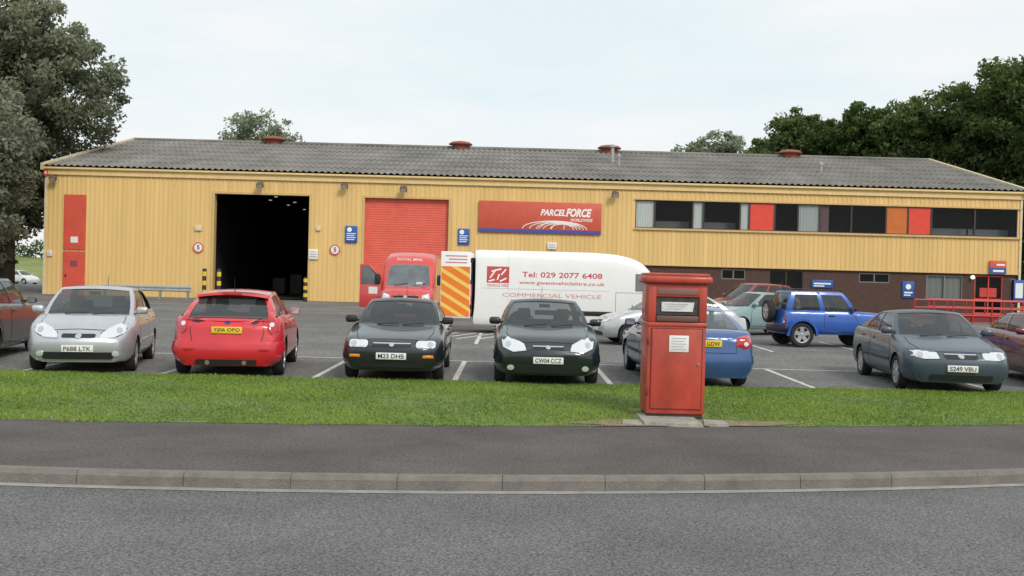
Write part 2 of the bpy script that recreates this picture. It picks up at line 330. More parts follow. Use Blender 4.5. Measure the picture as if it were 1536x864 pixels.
d = MB(); d.box(X(95), X(128), YB-.09, YB-.04, fz(112, 374), fz(112, 292), .01); DP = wpart('door_top_panel', d, RED)
d = MB(); d.box(X(99), X(99)+.06, YB-.16, YB-.1, ZB+1, ZB+1.15, .01); wpart('handle', d, BLACK, DR)
d = MB(); d.box(X(106), X(117), YB-.105, YB-.1, fz(112, 400), fz(112, 391)); wpart('notice', d, mat('dark_notice', (.25, .06, .08), .5), DR)
d = MB(); d.box(X(106), X(117), YB-.1, YB-.092, fz(112, 364), fz(112, 355)); wpart('notice', d, WHITE, DP)
FRAME = mat('dark_frame', (.05, .035, .03), .5)
BLIND = mat('white_blind', (.85, .85, .83), .8, var=.08, vscale=2, stretch=(8, 1, 1)); GBLIND = mat('grey_blind', (.55, .58, .58), .8)
ORP = mat('orange_panel', (.55, .14, .02), .5, var=.1); REDP = mat('bright_red_panel', (.70, .06, .035), .45, var=.08)
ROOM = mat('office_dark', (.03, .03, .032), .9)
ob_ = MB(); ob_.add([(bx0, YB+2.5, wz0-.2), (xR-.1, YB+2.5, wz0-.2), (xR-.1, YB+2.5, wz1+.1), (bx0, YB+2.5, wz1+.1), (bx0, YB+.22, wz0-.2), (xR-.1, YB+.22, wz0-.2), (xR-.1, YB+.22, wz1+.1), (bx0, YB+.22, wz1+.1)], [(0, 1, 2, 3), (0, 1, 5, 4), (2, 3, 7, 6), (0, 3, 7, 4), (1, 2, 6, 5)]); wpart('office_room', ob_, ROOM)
for a, b, k in ((951, 980, 'w'), (980, 1037, 'd'), (1037, 1053, 'w'), (1053, 1108, 'd'), (1108, 1122, 'w'), (1122, 1160, 'R'), (1160, 1195, 'd'), (1195, 1228, 'g'), (1228, 1275, 'p'), (1275, 1327, 'd'), (1327, 1360, 'O'), (1360, 1395, 'R'), (1395, 1460, 'd'), (1460, 1524, 'd')):
    a, b = X(a), X(b); f = MB(); t = .045
    f.box(a, a+t, YB-.02, YB+.1, wz0, wz1); f.box(b-t, b-.004, YB-.02, YB+.1, wz0, wz1); f.box(a+t, b-t, YB-.02, YB+.1, wz0, wz0+t); f.box(a+t, b-t, YB-.02, YB+.1, wz1-t, wz1)
    W_ = wpart('window', f, FRAME)
    p = MB(); y = YB+.04
    if k in 'RO': p.box(a+t, b-t, y-.03, y+.02, wz0+t, wz1-t); wpart('infill_panel', p, REDP if k == 'R' else ORP, W_)
    else:
        p.add([(a+t, y, wz0+t), (b-t, y, wz0+t), (b-t, y, wz1-t), (a+t, y, wz1-t)], [(0, 1, 2, 3)])
        wpart('pane', p, WGLASS, W_)
        if k in 'wg':
            q = MB(); N = 14; pts = [(a+t+(b-a-2*t)*i/N, y+.03+.02*(i % 2)) for i in range(N+1)]
            q.add([(x, yy_, wz0+t) for x, yy_ in pts]+[(x, yy_, wz1-t) for x, yy_ in pts], [(i, i+1, N+2+i, N+1+i) for i in range(N)]); wpart('blind', q, BLIND if k == 'w' else GBLIND, W_)
        elif k == 'p':
            q = MB(); q.box(a+t, a+.5, y+.04, y+.06, wz0+t, wz1-t); wpart('blind', q, mat('mauve_blind', (.2, .11, .13), .8), W_)
        elif k == 'd' and b-a > 1.9:
            q = MB(); q.box(a+t, b-t, y+.9, y+.95, wz0+.1, wz0+.45); wpart('sill_clutter', q, mat('sill_clutter', (.2, .2, .21), .8), W_)
sm = MB(); sm.box(bx0-.05, xR, YB-.12, YB-.04, wz0-.1, wz0); wpart('window_sill', sm, YELD); sm = MB(); sm.box(bx0-.05, xR, YB-.1, YB-.04, wz1, wz1+.08); wpart('window_head_trim', sm, YELD)
def brick():
    m = bpy.data.materials.new('brown_brick'); m.use_nodes = True; nt = m.node_tree; b = nt.nodes['Principled BSDF']; b.inputs['Roughness'].default_value = .9
    t = nt.nodes.new('ShaderNodeTexBrick'); t.inputs['Color1'].default_value = (.06, .030, .024, 1); t.inputs['Color2'].default_value = (.095, .043, .032, 1); t.inputs['Mortar'].default_value = (.11, .09, .08, 1)
    t.inputs['Scale'].default_value = 4.4; t.inputs['Mortar Size'].default_value = .015
    tc = nt.nodes.new('ShaderNodeTexCoord'); s = nt.nodes.new('ShaderNodeSeparateXYZ'); c = nt.nodes.new('ShaderNodeCombineXYZ')
    nt.links.new(tc.outputs['Object'], s.inputs[0]); nt.links.new(s.outputs[0], c.inputs[0]); nt.links.new(s.outputs[2], c.inputs[1]); nt.links.new(c.outputs[0], t.inputs[0]); nt.links.new(t.outputs[0], b.inputs[0]); return m
BRICK = brick(); bm_ = MB(); yb = YB+.1
openings = [(1083, 1119, fz(1100, 419), fz(1100, 404)), (1155, 1206, ZB, fz(1180, 405)), (1290, 1336, fz(1310, 424), fz(1310, 410)), (1391, 1446, fz(1418, 449), fz(1418, 413)), (1464, 1506, ZB, fz(1485, 414)), (1518, 1527, ZB+.8, fz(1520, 418))]
px = bx0
for a, b, z0, z1 in openings:
    z1 = min(z1, zBrick-.03)
    bm_.box(px, X(a), yb, yb+.25, ZB-.1, zBrick)
    if z0 > ZB+.01: bm_.box(X(a), X(b), yb, yb+.25, ZB-.1, z0)
    bm_.box(X(a), X(b), yb, yb+.25, z1, zBrick)
    px = X(b)
bm_.box(px, xR, yb, yb+.25, ZB-.1, zBrick); wpart('brick_wall', bm_, BRICK)
sf = MB(); sf.box(bx0-.02, xR, YB-.04, YB+.1, zBrick-.05, zBrick-.002); wpart('cladding_drip_trim', sf, YELD)
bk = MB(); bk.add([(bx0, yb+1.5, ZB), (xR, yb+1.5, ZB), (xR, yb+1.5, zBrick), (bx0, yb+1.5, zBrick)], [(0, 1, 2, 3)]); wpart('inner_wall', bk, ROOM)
for i, (a, b, z0, z1) in enumerate(openings):
    z1 = min(z1, zBrick-.03); a, b = X(a), X(b); f = MB(); t = .05
    f.box(a, a+t, yb+.02, yb+.1, z0, z1); f.box(b-t, b, yb+.02, yb+.1, z0, z1); f.box(a+t, b-t, yb+.02, yb+.1, z1-t, z1); f.box(a+t, b-t, yb+.02, yb+.1, z0, z0+t)
    if b-a > 1.2: f.box((a+b)/2-.03, (a+b)/2+.03, yb+.02, yb+.1, z0+t, z1-t)
    if i == 4:
        f.box(a+t, b-t, yb+.03, yb+.09, z0+.061, z0+.35); f.box(a+t, b-t, yb+.03, yb+.09, z0+1.0, z0+1.12)
        W_ = wpart('entrance_door', f, REDP)
    else: W_ = wpart('entrance_door' if i == 1 else 'window', f, FRAME if i == 1 else mat('grey_frame', (.2, .19, .18), .5))
    p = MB(); y = yb+.065; p.add([(a+t, y, z0+t), (b-t, y, z0+t), (b-t, y, z1-t), (a+t, y, z1-t)], [(0, 1, 2, 3)]); wpart('pane', p, WGLASS, W_)
    if i == 3:
        q = MB(); N = 12; pts = [(a+t+(b-a-2*t)*k/N, yb+.12+.03*(k % 2)) for k in range(N+1)]
        q.add([(x, yy_, z0+t) for x, yy_ in pts]+[(x, yy_, z1-t) for x, yy_ in pts], [(k, k+1, N+2+k, N+1+k) for k in range(N)]); wpart('blind', q, mat('net_curtain', (.30, .30, .28), .9), W_)
    if i == 4:
        q = MB(); q.box(a+.3, b-.3, yb+.045, yb+.055, z0+1.2, z0+1.7); wpart('notice', q, mat('notice_red', (.5, .05, .04), .6), W_)
# ------------------------------------------------------------------ signs on the building
def at(px, py, Y=YB): return Q(px, py, Y)
def sign(name, label, cat, px0, px1, py0, py1, m, Y=YB-.06, group=None):
    pc = ((px0+px1)/2, (py0+py1)/2); c = at(*pc, Y); w_ = (px1-px0)*Y/F; h_ = (py1-py0)*Y/F
    t = thing(name, label, cat, (c.x, c.y, c.z), 0, group); b = MB(); b.box(-w_/2, w_/2, -.05, .02, -h_/2, h_/2, .012); obj('board', b, m, t); return t, w_, h_
SIGNR = mat('sign_red', (.57, .09, .05), .45, var=.08)
t, w_, h_ = sign('company_sign', 'long red company sign board with white lettering and blue bottom strip on yellow wall', 'sign', 718, 902, 303, 350, SIGNR, YB-.08)
b = MB(); b.box(-w_/2+.01, w_/2-.01, -.06, -.051, -h_/2+.02, -h_/2+.2); obj('stripe', b, mat('sign_blue', (.05, .08, .33), .45), t)
b = MB(); add_text(b, 'PARCEL', w_*.105, h_*.17, 1.36, .36, -.056, .035, .28); add_text(b, 'FORCE', w_*.315, h_*.18, 1.40, .46, -.0565, .045, .28); add_text(b, 'WORLDWIDE', w_*.34, -h_*.05, 1.2, .17, -.056, .015, .28); obj('lettering', b, WTXT, t, 0)
b = MB()
cx_ = w_*.12
for k in range(5):
    pts = []
    for i in range(13):
        a = PI*(i/12); pts.append((cx_+(1.75-.28*k)*math.cos(a)+.1*k, -.058, -h_*.36+(.44-.03*k)*math.sin(a)*(1-.04*k)))
    b.tube(pts, .026, 4)
for k in range(3): b.tube([(cx_-.9+k*.7, -.058, -h_*.36), (cx_-.35+k*.45, -.058, -h_*.36+.40)], .022, 4)
obj('globe_emblem', b, WTXT, t, 0)
for px0, px1, py0, py1, lab in ((518, 536, 339, 364, 'blue and white notice between the open loading bay and the red shutter'), (687, 704, 343, 367, 'blue and white notice right of the red roller shutter')):
    t, w_, h_ = sign('notice_board', lab, 'sign', px0, px1, py0, py1, BLUE, group='blue notices beside the shutter'); b = MB()
    b.lathe([(.13, -.054), (.13, -.052)], 14, 'y', (-.1, 0, h_*.28))
    for k in range(4): b.box(-w_*.38, w_*(.38-.1*(k % 2)), -.056, -.052, h_*(.02-k*.12), h_*(.07-k*.12))
    obj('lettering', b, WTXT, t, 0)
for px, py, lab in ((297.5, 371, 'round white speed sign with red ring left of the open loading bay'), (502.5, 374.5, 'round white speed sign with red ring right of the open loading bay')):
    c = at(px, py, YB-.07); t = thing('speed_sign', lab, 'sign', c, 0, 'round speed signs on the wall'); b = MB(); b.lathe([(.29, 0), (.29, -.02)], 24, 'y'); obj('board', b, WHITE, t)
    b = MB(); b.lathe([(.225, -.021), (.285, -.021), (.285, -.03), (.225, -.03), (.225, -.021)], 24, 'y', cap=False); obj('ring', b, REDP, t, 0)
    b = MB(); add_text(b, '5', 0, 0, .15, .24, -.024, .02); obj('number', b, INK, t, 0)
for px0, px1, py0, py1, lab, m in ((292, 303, 338, 346, 'tiny pale label above the left round speed sign', CREAM), (463, 477, 374, 389, 'small white notice with dark print by right edge of open loading bay', WHITE), (474, 481, 339, 346, 'tiny pale label high beside the open loading bay', CREAM), (821, 835, 364, 374, 'small white notice on yellow wall above the white van', WHITE), (71, 78, 376, 384, 'tiny white plate near the left corner of the warehouse', WHITE)):
    t, w_, h_ = sign('wall_notice', lab, 'sign', px0, px1, py0, py1, m)
    if m is WHITE:
        b = MB()
        for k in range(3): b.box(-w_*.36, w_*.36, -.056, -.052, h_*(.22-k*.24), h_*(.28-k*.24))
        obj('print', b, mat('grey_ink', (.25, .25, .25), .6), t, 0)
t, w_, h_ = sign('wall_sign', 'wide blue sign with white print on the brick wall behind the blue off-roader', 'sign', 1217, 1249, 420, 432, BLUE, YB+.08)
b = MB(); b.box(-w_*.4, w_*.4, -.056, -.052, -.02, .06); b.box(-w_*.4, w_*.1, -.056, -.052, -.14, -.08); obj('print', b, WTXT, t, 0)
t, w_, h_ = sign('wall_sign', 'upright blue sign with white print on brick between two ground floor windows', 'sign', 1353, 1371, 422, 447, BLUE, YB+.08)
b = MB(); b.lathe([(.15, -.054), (.15, -.052)], 14, 'y', (0, 0, .16)); b.box(-w_*.35, w_*.35, -.056, -.052, -.2, -.12); b.box(-w_*.35, w_*.2, -.056, -.052, -.33, -.27); obj('print', b, WTXT, t, 0)
t, w_, h_ = sign('entrance_sign', 'small red and blue sign above the red entrance door', 'sign', 1484, 1509, 391, 411, SIGNR, YB-.1)
b = MB(); b.box(-w_/2, w_/2, -.056, -.052, -h_/2, -h_*.05); obj('stripe', b, BLUE, t, 0)
b = MB(); b.box(-w_*.3, w_*.35, -.062, -.057, -h_*.35, -h_*.2); b.box(-w_*.1, w_*.4, -.062, -.057, h_*.12, h_*.25); obj('print', b, WTXT, t, 0)
t, w_, h_ = sign('poster_board', 'blue edged white poster beside the red entrance at the right edge', 'sign', 1520, 1536, 420, 452, BLUE, YB-.05)
b = MB(); b.box(-w_*.35, w_*.35, -.056, -.052, -h_*.35, h_*.35); obj('poster', b, WHITE, t, 0)
LENS = mat('flood_lens', (.45, .45, .42), .2, coat=1)
for px, py, lab in ((83, 268, 'floodlight at the left end of the yellow wall above the red door'), (392, 278, 'floodlight above the open loading bay'), (518, 279, 'floodlight on the wall between the loading bay and the red shutter'), (606, 284, 'floodlight above the red roller shutter'), (922, 292, 'floodlight between the red company sign and the office windows')):
    c = at(px, py, YB-.04); t = thing('floodlight', lab, 'light', c, 0, 'floodlights along the yellow wall')
    b = MB(); b.box(-.03, .03, -.3, 0, .08, .13); b.box(-.06, .06, -.03, 0, 0, .2, .01); obj('bracket', b, BLACK, t)
    b = MB(); b.box(-.19, .19, -.13, .13, -.13, .13, .04); M = Matrix.Translation((0, -.33, -.02)) @ Matrix.Rotation(R(35), 4, 'X'); b.xf(M); h = obj('housing', b, mat('flood_brown', (.13, .085, .06), .5), t)
    b = MB(); b.box(-.15, .15, -.145, -.13, -.09, .09); b.xf(M); obj('lens', b, LENS, h)
c = at(70, 259, YB-.05); t = thing('alarm_box', 'red alarm box at the top left corner of the warehouse', 'alarm box', c); b = MB(); b.prism([(-.12, .16), (.12, .16), (.1, -.12), (0, -.17), (-.1, -.12)], -.12, 0); obj('casing', b, RED, t); b = MB(); b.box(-.05, .05, -.125, -.121, -.06, .06); obj('badge', b, WHITE, t)
c = at(1458, 416, YB+.05); t = thing('entrance_lamp', 'small lit white lamp on brick beside the red entrance', 'light', c); b = MB(); b.lathe([(.04, .1), (.10, .08), (.11, -.05), (.06, -.08)], 16, 'y'); b.xf(Matrix.Translation((0, -.08, 0))); obj('globe', b, mat('lit_globe', (1, .93, .75), .5, emit=.7), t); b = MB(); b.box(-.08, .08, -.02, .05, -.08, .08); obj('bracket', b, BLACK, t)
# ------------------------------------------------------------------ barrier, bollards, railing
Y_ = 54.; x0, x1 = XG(150, Y_), XG(286, Y_); t = thing('crash_barrier', 'low grey metal crash barrier in front of the yellow wall', 'barrier', ((x0+x1)/2, Y_, zc(Y_))); Lh = (x1-x0)/2
b = MB(); prof = [(0, .42), (-.05, .46), (-.05, .52), (0, .57), (-.05, .62), (-.05, .68), (0, .72)]
b.add([(-Lh, y, z) for y, z in prof]+[(Lh, y, z) for y, z in prof], [(i, i+1, 8+i, 7+i) for i in range(6)]); obj('rail', b, mat('galvanised', (.42, .43, .42), .45, .4, var=.15), t)
for k in range(4): b = MB(); b.box(-Lh+.2+k*(2*Lh-.4)/3-.05, -Lh+.2+k*(2*Lh-.4)/3+.05, .005, .1, -.05, .7); obj('post', b, GREYM, t)
BY = mat('bollard_yellow', (.75, .5, .03), .5, var=.1); BK = mat('bollard_black', (.02, .02, .02), .6)
for px, h, lab in ((305, 1.62, 'yellow and black bollard furthest left of the open loading bay'), (327, 1.62, 'yellow and black bollard at the left jamb of the open loading bay'), (457, 1.3, 'yellow and black bollard at the right jamb of the open loading bay')):
    Y_ = 56.6; t = thing('bollard', lab, 'bollard', (XG(px, Y_), Y_, zc(Y_)), 0, 'striped bollards at the loading bay')
    b = MB(); b.lathe([(.11, -.05), (.11, h-.05), (.08, h), (.01, h+.01)], 16); obj('post', b, BK, t)
    for k in range(3): b = MB(); z = .25+k*.45*h/1.5; b.lathe([(.114, z), (.114, z+.22*h/1.5)], 16); obj('band', b, BY, t)
RR = mat('railing_red', (.46, .025, .022), .45, var=.15)
for Y_, pa, pb, lab in ((50., 1371, 1575, 'nearer red handrail along the entrance ramp'), (52.4, 1392, 1590, 'further red handrail of the entrance ramp, behind the nearer one')):
    x0, x1 = XG(pa, Y_), XG(pb, Y_); t = thing('ramp_railing', lab, 'railing', (x0, Y_, zc(Y_)), 0, 'red ramp handrails'); Lh = x1-x0
    for z in (1.08, .72, .38): b = MB(); b.tube([(0, 0, z), (Lh, 0, z)], .032, 8); obj('rail', b, RR, t)
    for k in range(8): b = MB(); b.tube([(k*Lh/7, .0, -.05), (k*Lh/7, 0, 1.08)], .036, 8); obj('post', b, RR, t)
    b = MB(); b.box(0, Lh, .03, .06, .08, .42); obj('infill_sheet', b, mat('railing_red_dark', (.24, .015, .018), .5), t)
# ------------------------------------------------------------------ post box
def postbox():
    Yp = box_c.y; c = box_c
    t = thing('post_box', 'tall square red post box with white labels standing on the grass verge', 'post box', (c.x+.02, Yp+.36, 0), 0)
    PB = mat('postbox_red', (.43, .055, .031), .5, var=.32, vscale=2.6, bump=.12, bscale=14, coat=.2, stretch=(1, 1, .5)); PBD = mat('postbox_red_dark', (.17, .02, .014), .5, var=.2)
    w, d = .375, .34; H = 1.74
    b = MB(); b.box(-w+.02, w-.02, -d+.02, d-.02, -.05, .07, .01); obj('plinth', b, BLACK, t)
    b = MB()
    b.box(-w, w, -d, d, .07, 1.25, .02)
    b.box(-w, -w+.10, -d, d, 1.25, H, .012); b.box(w-.10, w, -d, d, 1.25, H, .012); b.box(-w+.09, w-.09, -d+.16, d, 1.25, H, .01)
    b.box(-w+.09, w-.09, -d+.005, d-.1, 1.57, H, .01)
    obj('case', b, PB, t, 30)
    b = MB(); b.box(-w-.06, w+.06, -d-.06, d+.06, H, H+.10, .035, 3); b.box(-w-.03, w+.03, -d-.03, d+.03, H+.09, H+.135, .03, 3); obj('cap', b, PB, t, 30)
    b = MB(); b.box(-w-.012, w+.012, -d-.012, d+.012, 1.19, 1.235, .01); obj('band', b, PB, t, 30)
    b = MB(); b.box(-w+.055, w-.055, -d-.018, -d+.01, .14, 1.16, .01); D = obj('door', b, PB, t, 30)
    b = MB(); b.box(-w+.043, w-.043, -d-.006, -d+.01, .128, 1.172); obj('door_seam', b, PBD, D)
    b = MB(); b.box(-.10, .15, -d-.026, -d-.017, .87, 1.08, .003); N = obj('notice', b, WHITE, D); b = MB()
    for k in range(5): b.box(-.07, .12-.03*(k % 2), -d-.029, -d-.027, 1.04-k*.035, 1.048-k*.035)
    obj('print', b, mat('grey_print', (.45, .43, .43), .6), N)
    b = MB(); b.lathe([(.022, -d-.03), (.022, -d-.015)], 12, 'y', (w-.1, 0, .72)); obj('lock', b, CHROME, D)
    b = MB(); b.box(-w+.10, w-.10, -d+.03, -d+.05, 1.34, 1.565); obj('slot_plate', b, mat('slot_grey', (.06, .05, .05), .4, .2, var=.5, vscale=9), t)
    b = MB(); b.box(-w+.105, w-.105, -d-.012, -d+.14, 1.255, 1.33, .01); obj('slot_sill', b, mat('sill_dull', (.14, .07, .06), .5), t)
    b = MB(); b.prism([(-w+.17, 1.385), (w-.18, 1.385), (w-.16, 1.505), (-w+.17, 1.505)], -d+.012, -d+.028); K = obj('collection_card', b, mat('card_white', (.66, .66, .64), .5, var=.25, vscale=12), t)
    b = MB()
    for k in range(3): b.box(-w+.22, w-.24-.04*k, -d+.008, -d+.0115, 1.475-k*.03, 1.483-k*.03)
    obj('print', b, mat('grey_print', (.45, .43, .43), .6), K)
    b = MB(); b.box(-w+.12, w-.12, -d-.004, -d+.004, 1.60, 1.68, .002); obj('header_plate', b, mat('header_grey', (.24, .11, .10), .5), t)
    for z in (.3, .95): b = MB(); b.box(-w-.012, -w+.02, -d-.01, -d+.04, z, z+.1, .005); obj('hinge', b, PBD, t)
run(postbox)
for i, (px0, px1, py, lab) in enumerate(((931, 962, 636, 'broken concrete slab left of the red post box'), (1052, 1090, 637, 'broken concrete slab right of the red post box'), (963, 1052, 637, 'worn concrete slab under the red post box'))):
    c = G((px0+px1)/2, py); w2 = (px1-px0)*c.y/F/2; b = MB()
    pol = [(-w2, -.16), (-w2*.3, -.2), (w2, -.15), (w2*.85, .2), (-w2*.6, .25)]
    if i == 2: pol = [(-w2, -.16), (w2, -.2), (w2, .8), (-w2, .8)]
    vs = [(a, e, -.03) for a, e in pol]+[(a*.96, e*.94, .028+.006*i) for a, e in pol]; n = len(pol)
    b.add(vs, [tuple(range(n)), tuple(range(n, 2*n))]+[(k, (k+1) % n, n+(k+1) % n, n+k) for k in range(n)])
    o = obj('concrete_slab', b, SLAB); o.location = (c.x, c.y, 0); tag(o, lab, 'slab')
b = MB(); np_ = 72
rings = [1, .75, .5, .25]
for rr in rings:
    for k in range(np_):
        a = 2*PI*k/np_; r = (1+.16*math.sin(3*a+1)+.1*math.sin(7*a))*rr; x_ = box_c.x+1.35*r*math.cos(a); y_ = max(VF(x_)+.0, VF(x_)+.14+.38*r*math.sin(a)); b.v.append((x_, y_, vz((y_-VF(x_))/(VB(x_)-VF(x_)))+.007))
b.f = [(i*np_+k, i*np_+(k+1) % np_, (i+1)*np_+(k+1) % np_, (i+1)*np_+k) for i in range(3) for k in range(np_)]+[tuple(range(3*np_, 4*np_))]; b.m = [0]*len(b.f); struct('earth_patch', b, DIRT)
# ------------------------------------------------------------------ cars
def lerp(a, b, t): return a+(b-a)*t
def sprof(ctrl, L):
    ls = np.linspace(0, L, int(L/.02)+1); z = np.interp(ls, [c[0] for c in ctrl], [c[1] for c in ctrl]); z = np.convolve(np.pad(z, 5, mode='edge'), np.ones(11)/11, 'valid'); return lambda l: float(np.interp(l, ls, z))
WFX = [0, .08, .2, .45, .7, .86, .95, 1]; WFY = [.86, .94, .985, 1, .99, .97, .94, .885]
VFX = [0, .05, .2, .5, .75, .9, .97, 1]; VFY = [.92, .98, 1, 1, .975, .94, .89, .80]
def loft(P):
    L, W, zb0, r = P['L'], P['W'], P.get('zb', .19), P['r']; zt = P['zt']; ar = r+.05
    base = [0, .012, .035, .07, .115, .17, .235, .31, .4]; st = base+[L-b for b in base]+list(np.arange(.46, L-.43, .055))
    for a in P['ax']: st += [a-ar-.001, a-ar+.001, a+ar-.001, a+ar+.001]+[a+ar*math.cos(t) for t in np.linspace(.18, PI-.18, 16)]
    st = sorted(st); st = [s for i, s in enumerate(st) if i == 0 or s-st[i-1] > 4e-4]
    fxs, fys = (VFX, VFY) if P.get('van') else (WFX, WFY); KS = [0, .04, .1, .22, .38, .54, .68, .8, .89, .955, 1]
    fn, rn = P.get('fn', .17), P.get('rn', .13); ns = P.get('nose', .09)
    def wid(l):
        w = W/2
        if l < .6: w *= 1-fn*(1-l/.6)**2.3
        if L-l < .5: w *= 1-rn*(1-(L-l)/.5)**2.3
        return w
    def shift(l, z, lat):
        zz = np.interp(z, [zb0, .36, .52, .7, .95, 2.5], [.06, .012, 0, ns*.55, ns*1.1, ns*1.3]); q = (lat/(W/2))**2
        return max(0, 1-l/.45)*(zz+.11*q)-max(0, 1-(L-l)/.4)*(zz*P.get('tail', .6)+.08*q)
    rows = []
    for l in st:
        zb = zb0
        for a in P['ax']:
            d_ = abs(l-a)
            if d_ < ar: zb = r+math.sqrt(ar*ar-d_*d_)
        top = max(zt(l), zb+.06); w = wid(l); half = [(0, zb)]
        for k in KS: z = zb+k*(top-zb); half.append((w*float(np.interp((z-zb0)/(top-zb0), fxs, fys)), z))
        cr_ = P.get('crown', .02); half += [(w*fys[-1]*.55, top+cr_*.75), (0, top+cr_)]
        rows.append(half)
    nh = len(rows[0]); V = []; Fc = []; Mi = []
    ring = lambda h: h+[(-x, z) for x, z in h[-2:0:-1]]
    nr = 2*nh-2; c1, c4 = P.get('cab', (9, 9, 9, 9))[0], P.get('cab', (9, 9, 9, 9))[3]
    for l, h in zip(st, rows):
        for x, z in ring(h): V.append((x, l+shift(l, z, x)-L/2, z))
    for i in range(len(st)-1):
        for j in range(nr):
            Fc.append((i*nr+j, i*nr+(j+1) % nr, (i+1)*nr+(j+1) % nr, (i+1)*nr+j))
            jj = min(j, nr-1-j); dark = jj == 0 or st[i+1]-st[i] < .0025
            if jj >= nh-3 and c1+.16 < st[i] < c4-.12: dark = True
            Mi.append(1 if dark else 0)
    for l, h in ((st[0], rows[0]), (st[-1], rows[-1])):
        n0 = len(V); fr = [-1, -.66, -.33, 0, .33, .66, 1]
        for x, z in h:
            for f in fr: V.append((x*f, l+shift(l, z, x*f)-L/2, z))
        for j in range(nh-1):
            for k in range(6): Fc.append((n0+j*7+k, n0+j*7+k+1, n0+(j+1)*7+k+1, n0+(j+1)*7+k)); Mi.append(0)
    return V, Fc, Mi
def cabin(P):
    L, H = P['L'], P['H']; l1, l2, l3, l4 = P['cab']; wb, wr = P.get('wb', P['W']/2*.885), P.get('wr', P['W']/2*.69); zt = P['zt']; bow = P.get('bow', .13); rd = P.get('rdrop', .05)
    lm, hl = l2+.35*(l3-l2), .6*(l3-l2)
    def ztop(l): return H-.05-rd*max(0, (l-lm)/hl)**2-.02*max(0, (lm-l)/hl)**2
    def ws(t): return lerp(wb, wr, t)+.035*math.sin(PI*t)
    def pt(side, u, t):
        s_ = math.sin(PI*t); ex = 0
        if side == 'f': l = lerp(l1, l2, t)+bow*u*u-.03*s_; x = u*ws(t)*.965; lb, ltp, cr_ = l1+bow*u*u, l2+bow*u*u, .04*(1-u*u); ex = .02*(1-u*u)
        elif side == 'r': l = lerp(l4, l3, t)-.09*u*u+.025*s_; x = u*ws(t)*.965; lb, ltp, cr_ = l4-.09*u*u, l3-.09*u*u, .04*(1-u*u); ex = .02*(1-u*u)
        else:
            lA, lB = lerp(l1, l2, t)+bow-.03*s_, lerp(l4, l3, t)-.09+.025*s_; l = lerp(lA, lB, u); x = side*ws(t)*(.965+.14*u*(1-u)); lb = lerp(l1+bow, l4-.09, u); ltp = lerp(l2+bow, l3-.09, u); cr_ = 0
        return Vector((x, l-L/2, lerp(zt(lb)-.03+ex, ztop(ltp)+cr_, t)))
    shell = MB(); wins = []; cen = Vector((0, (l1+l4)/2-L/2, zt((l1+l4)/2)))
    T = [0, P.get('t0', .05), .27, .5, .72, P.get('t1', .91), 1]
    def sidepatch(side, U, inside):
        g = [[pt(side, u, t) for u in U] for t in T]
        for j in range(len(T)-1):
            for i in range(len(U)-1):
                if 1 <= j <= len(T)-3 and inside((U[i]+U[i+1])/2): continue
                shell.add([g[j][i], g[j][i+1], g[j+1][i+1], g[j+1][i]], [(0, 1, 2, 3)])
    def glass(side, ua, ub, e=.012):
        g = MB(); n = 6; m = 5; TT = [lerp(T[1]-e, T[-2]+e, k/m) for k in range(m+1)]; UU = [lerp(ua-e, ub+e, k/n) for k in range(n+1)]
        vs = []
        for t in TT:
            for u in UU: p = pt(side, u, t); vs.append(p+(cen-p).normalized()*.009)
        g.add(vs, [(j*(n+1)+i, j*(n+1)+i+1, (j+1)*(n+1)+i+1, (j+1)*(n+1)+i) for j in range(m) for i in range(n)]); return g
    UF = [-1, -.91, -.6, -.3, 0, .3, .6, .91, 1]; ins = lambda u: abs(u) < .91
    sidepatch('f', UF, ins); UR = [-1, -.86, -.6, -.3, 0, .3, .6, .86, 1]; sidepatch('r', UR, lambda u: abs(u) < .86)
    wins.append(('windscreen', glass('f', -.91, .91)))
    wins.append(('rear_window', glass('r', -.86, .86)))
    SW = P['sw']; US = sorted(set([0, .25, .5, .75, 1]+[a for p in SW for a in p]))
    for s in (-1, 1):
        sidepatch(s, US, lambda u: any(a < u < b for a, b in SW))
        for a, b in SW: wins.append(('side_window', glass(s, a, b)))
    n = len(UF); NV = 10
    g = []
    for k in range(NV+1):
        v = k/NV
        for u in UF:
            l = lerp(pt('f', u, 1).y, pt('r', u, 1).y, v); x = u*ws(1)*(.965+.14*v*(1-v)); z0 = ztop(lerp(l2+bow*u*u, l3-.09*u*u, v))+.04*(1-u*u); g.append((x, l, z0))
    shell.add(g, [(k*n+i, k*n+i+1, (k+1)*n+i+1, (k+1)*n+i) for k in range(NV) for i in range(n-1)])
    return shell, wins, pt
class Skin:
    def __init__(s, V, Fc, L): s.b = BVHTree.FromPolygons([Vector(v) for v in V], Fc); s.L = L
    def cast(s, ax, a, b, off=0.):
        L = s.L
        o, d, near = {'front': ((a, -10, b), (0, 1, 0), (a, -L/2, b)), 'rear': ((a, 10, b), (0, -1, 0), (a, L/2, b)), 'left': ((-10, a-L/2, b), (1, 0, 0), (-.8, a-L/2, b)), 'right': ((10, a-L/2, b), (-1, 0, 0), (.8, a-L/2, b)), 'top': ((a, b-L/2, 10), (0, 0, -1), (a, b-L/2, 1))}[ax]
        h = s.b.ray_cast(Vector(o), Vector(d))[0]
        if h is None: h = s.b.find_nearest(Vector(near))[0]
        return h-Vector(d)*off
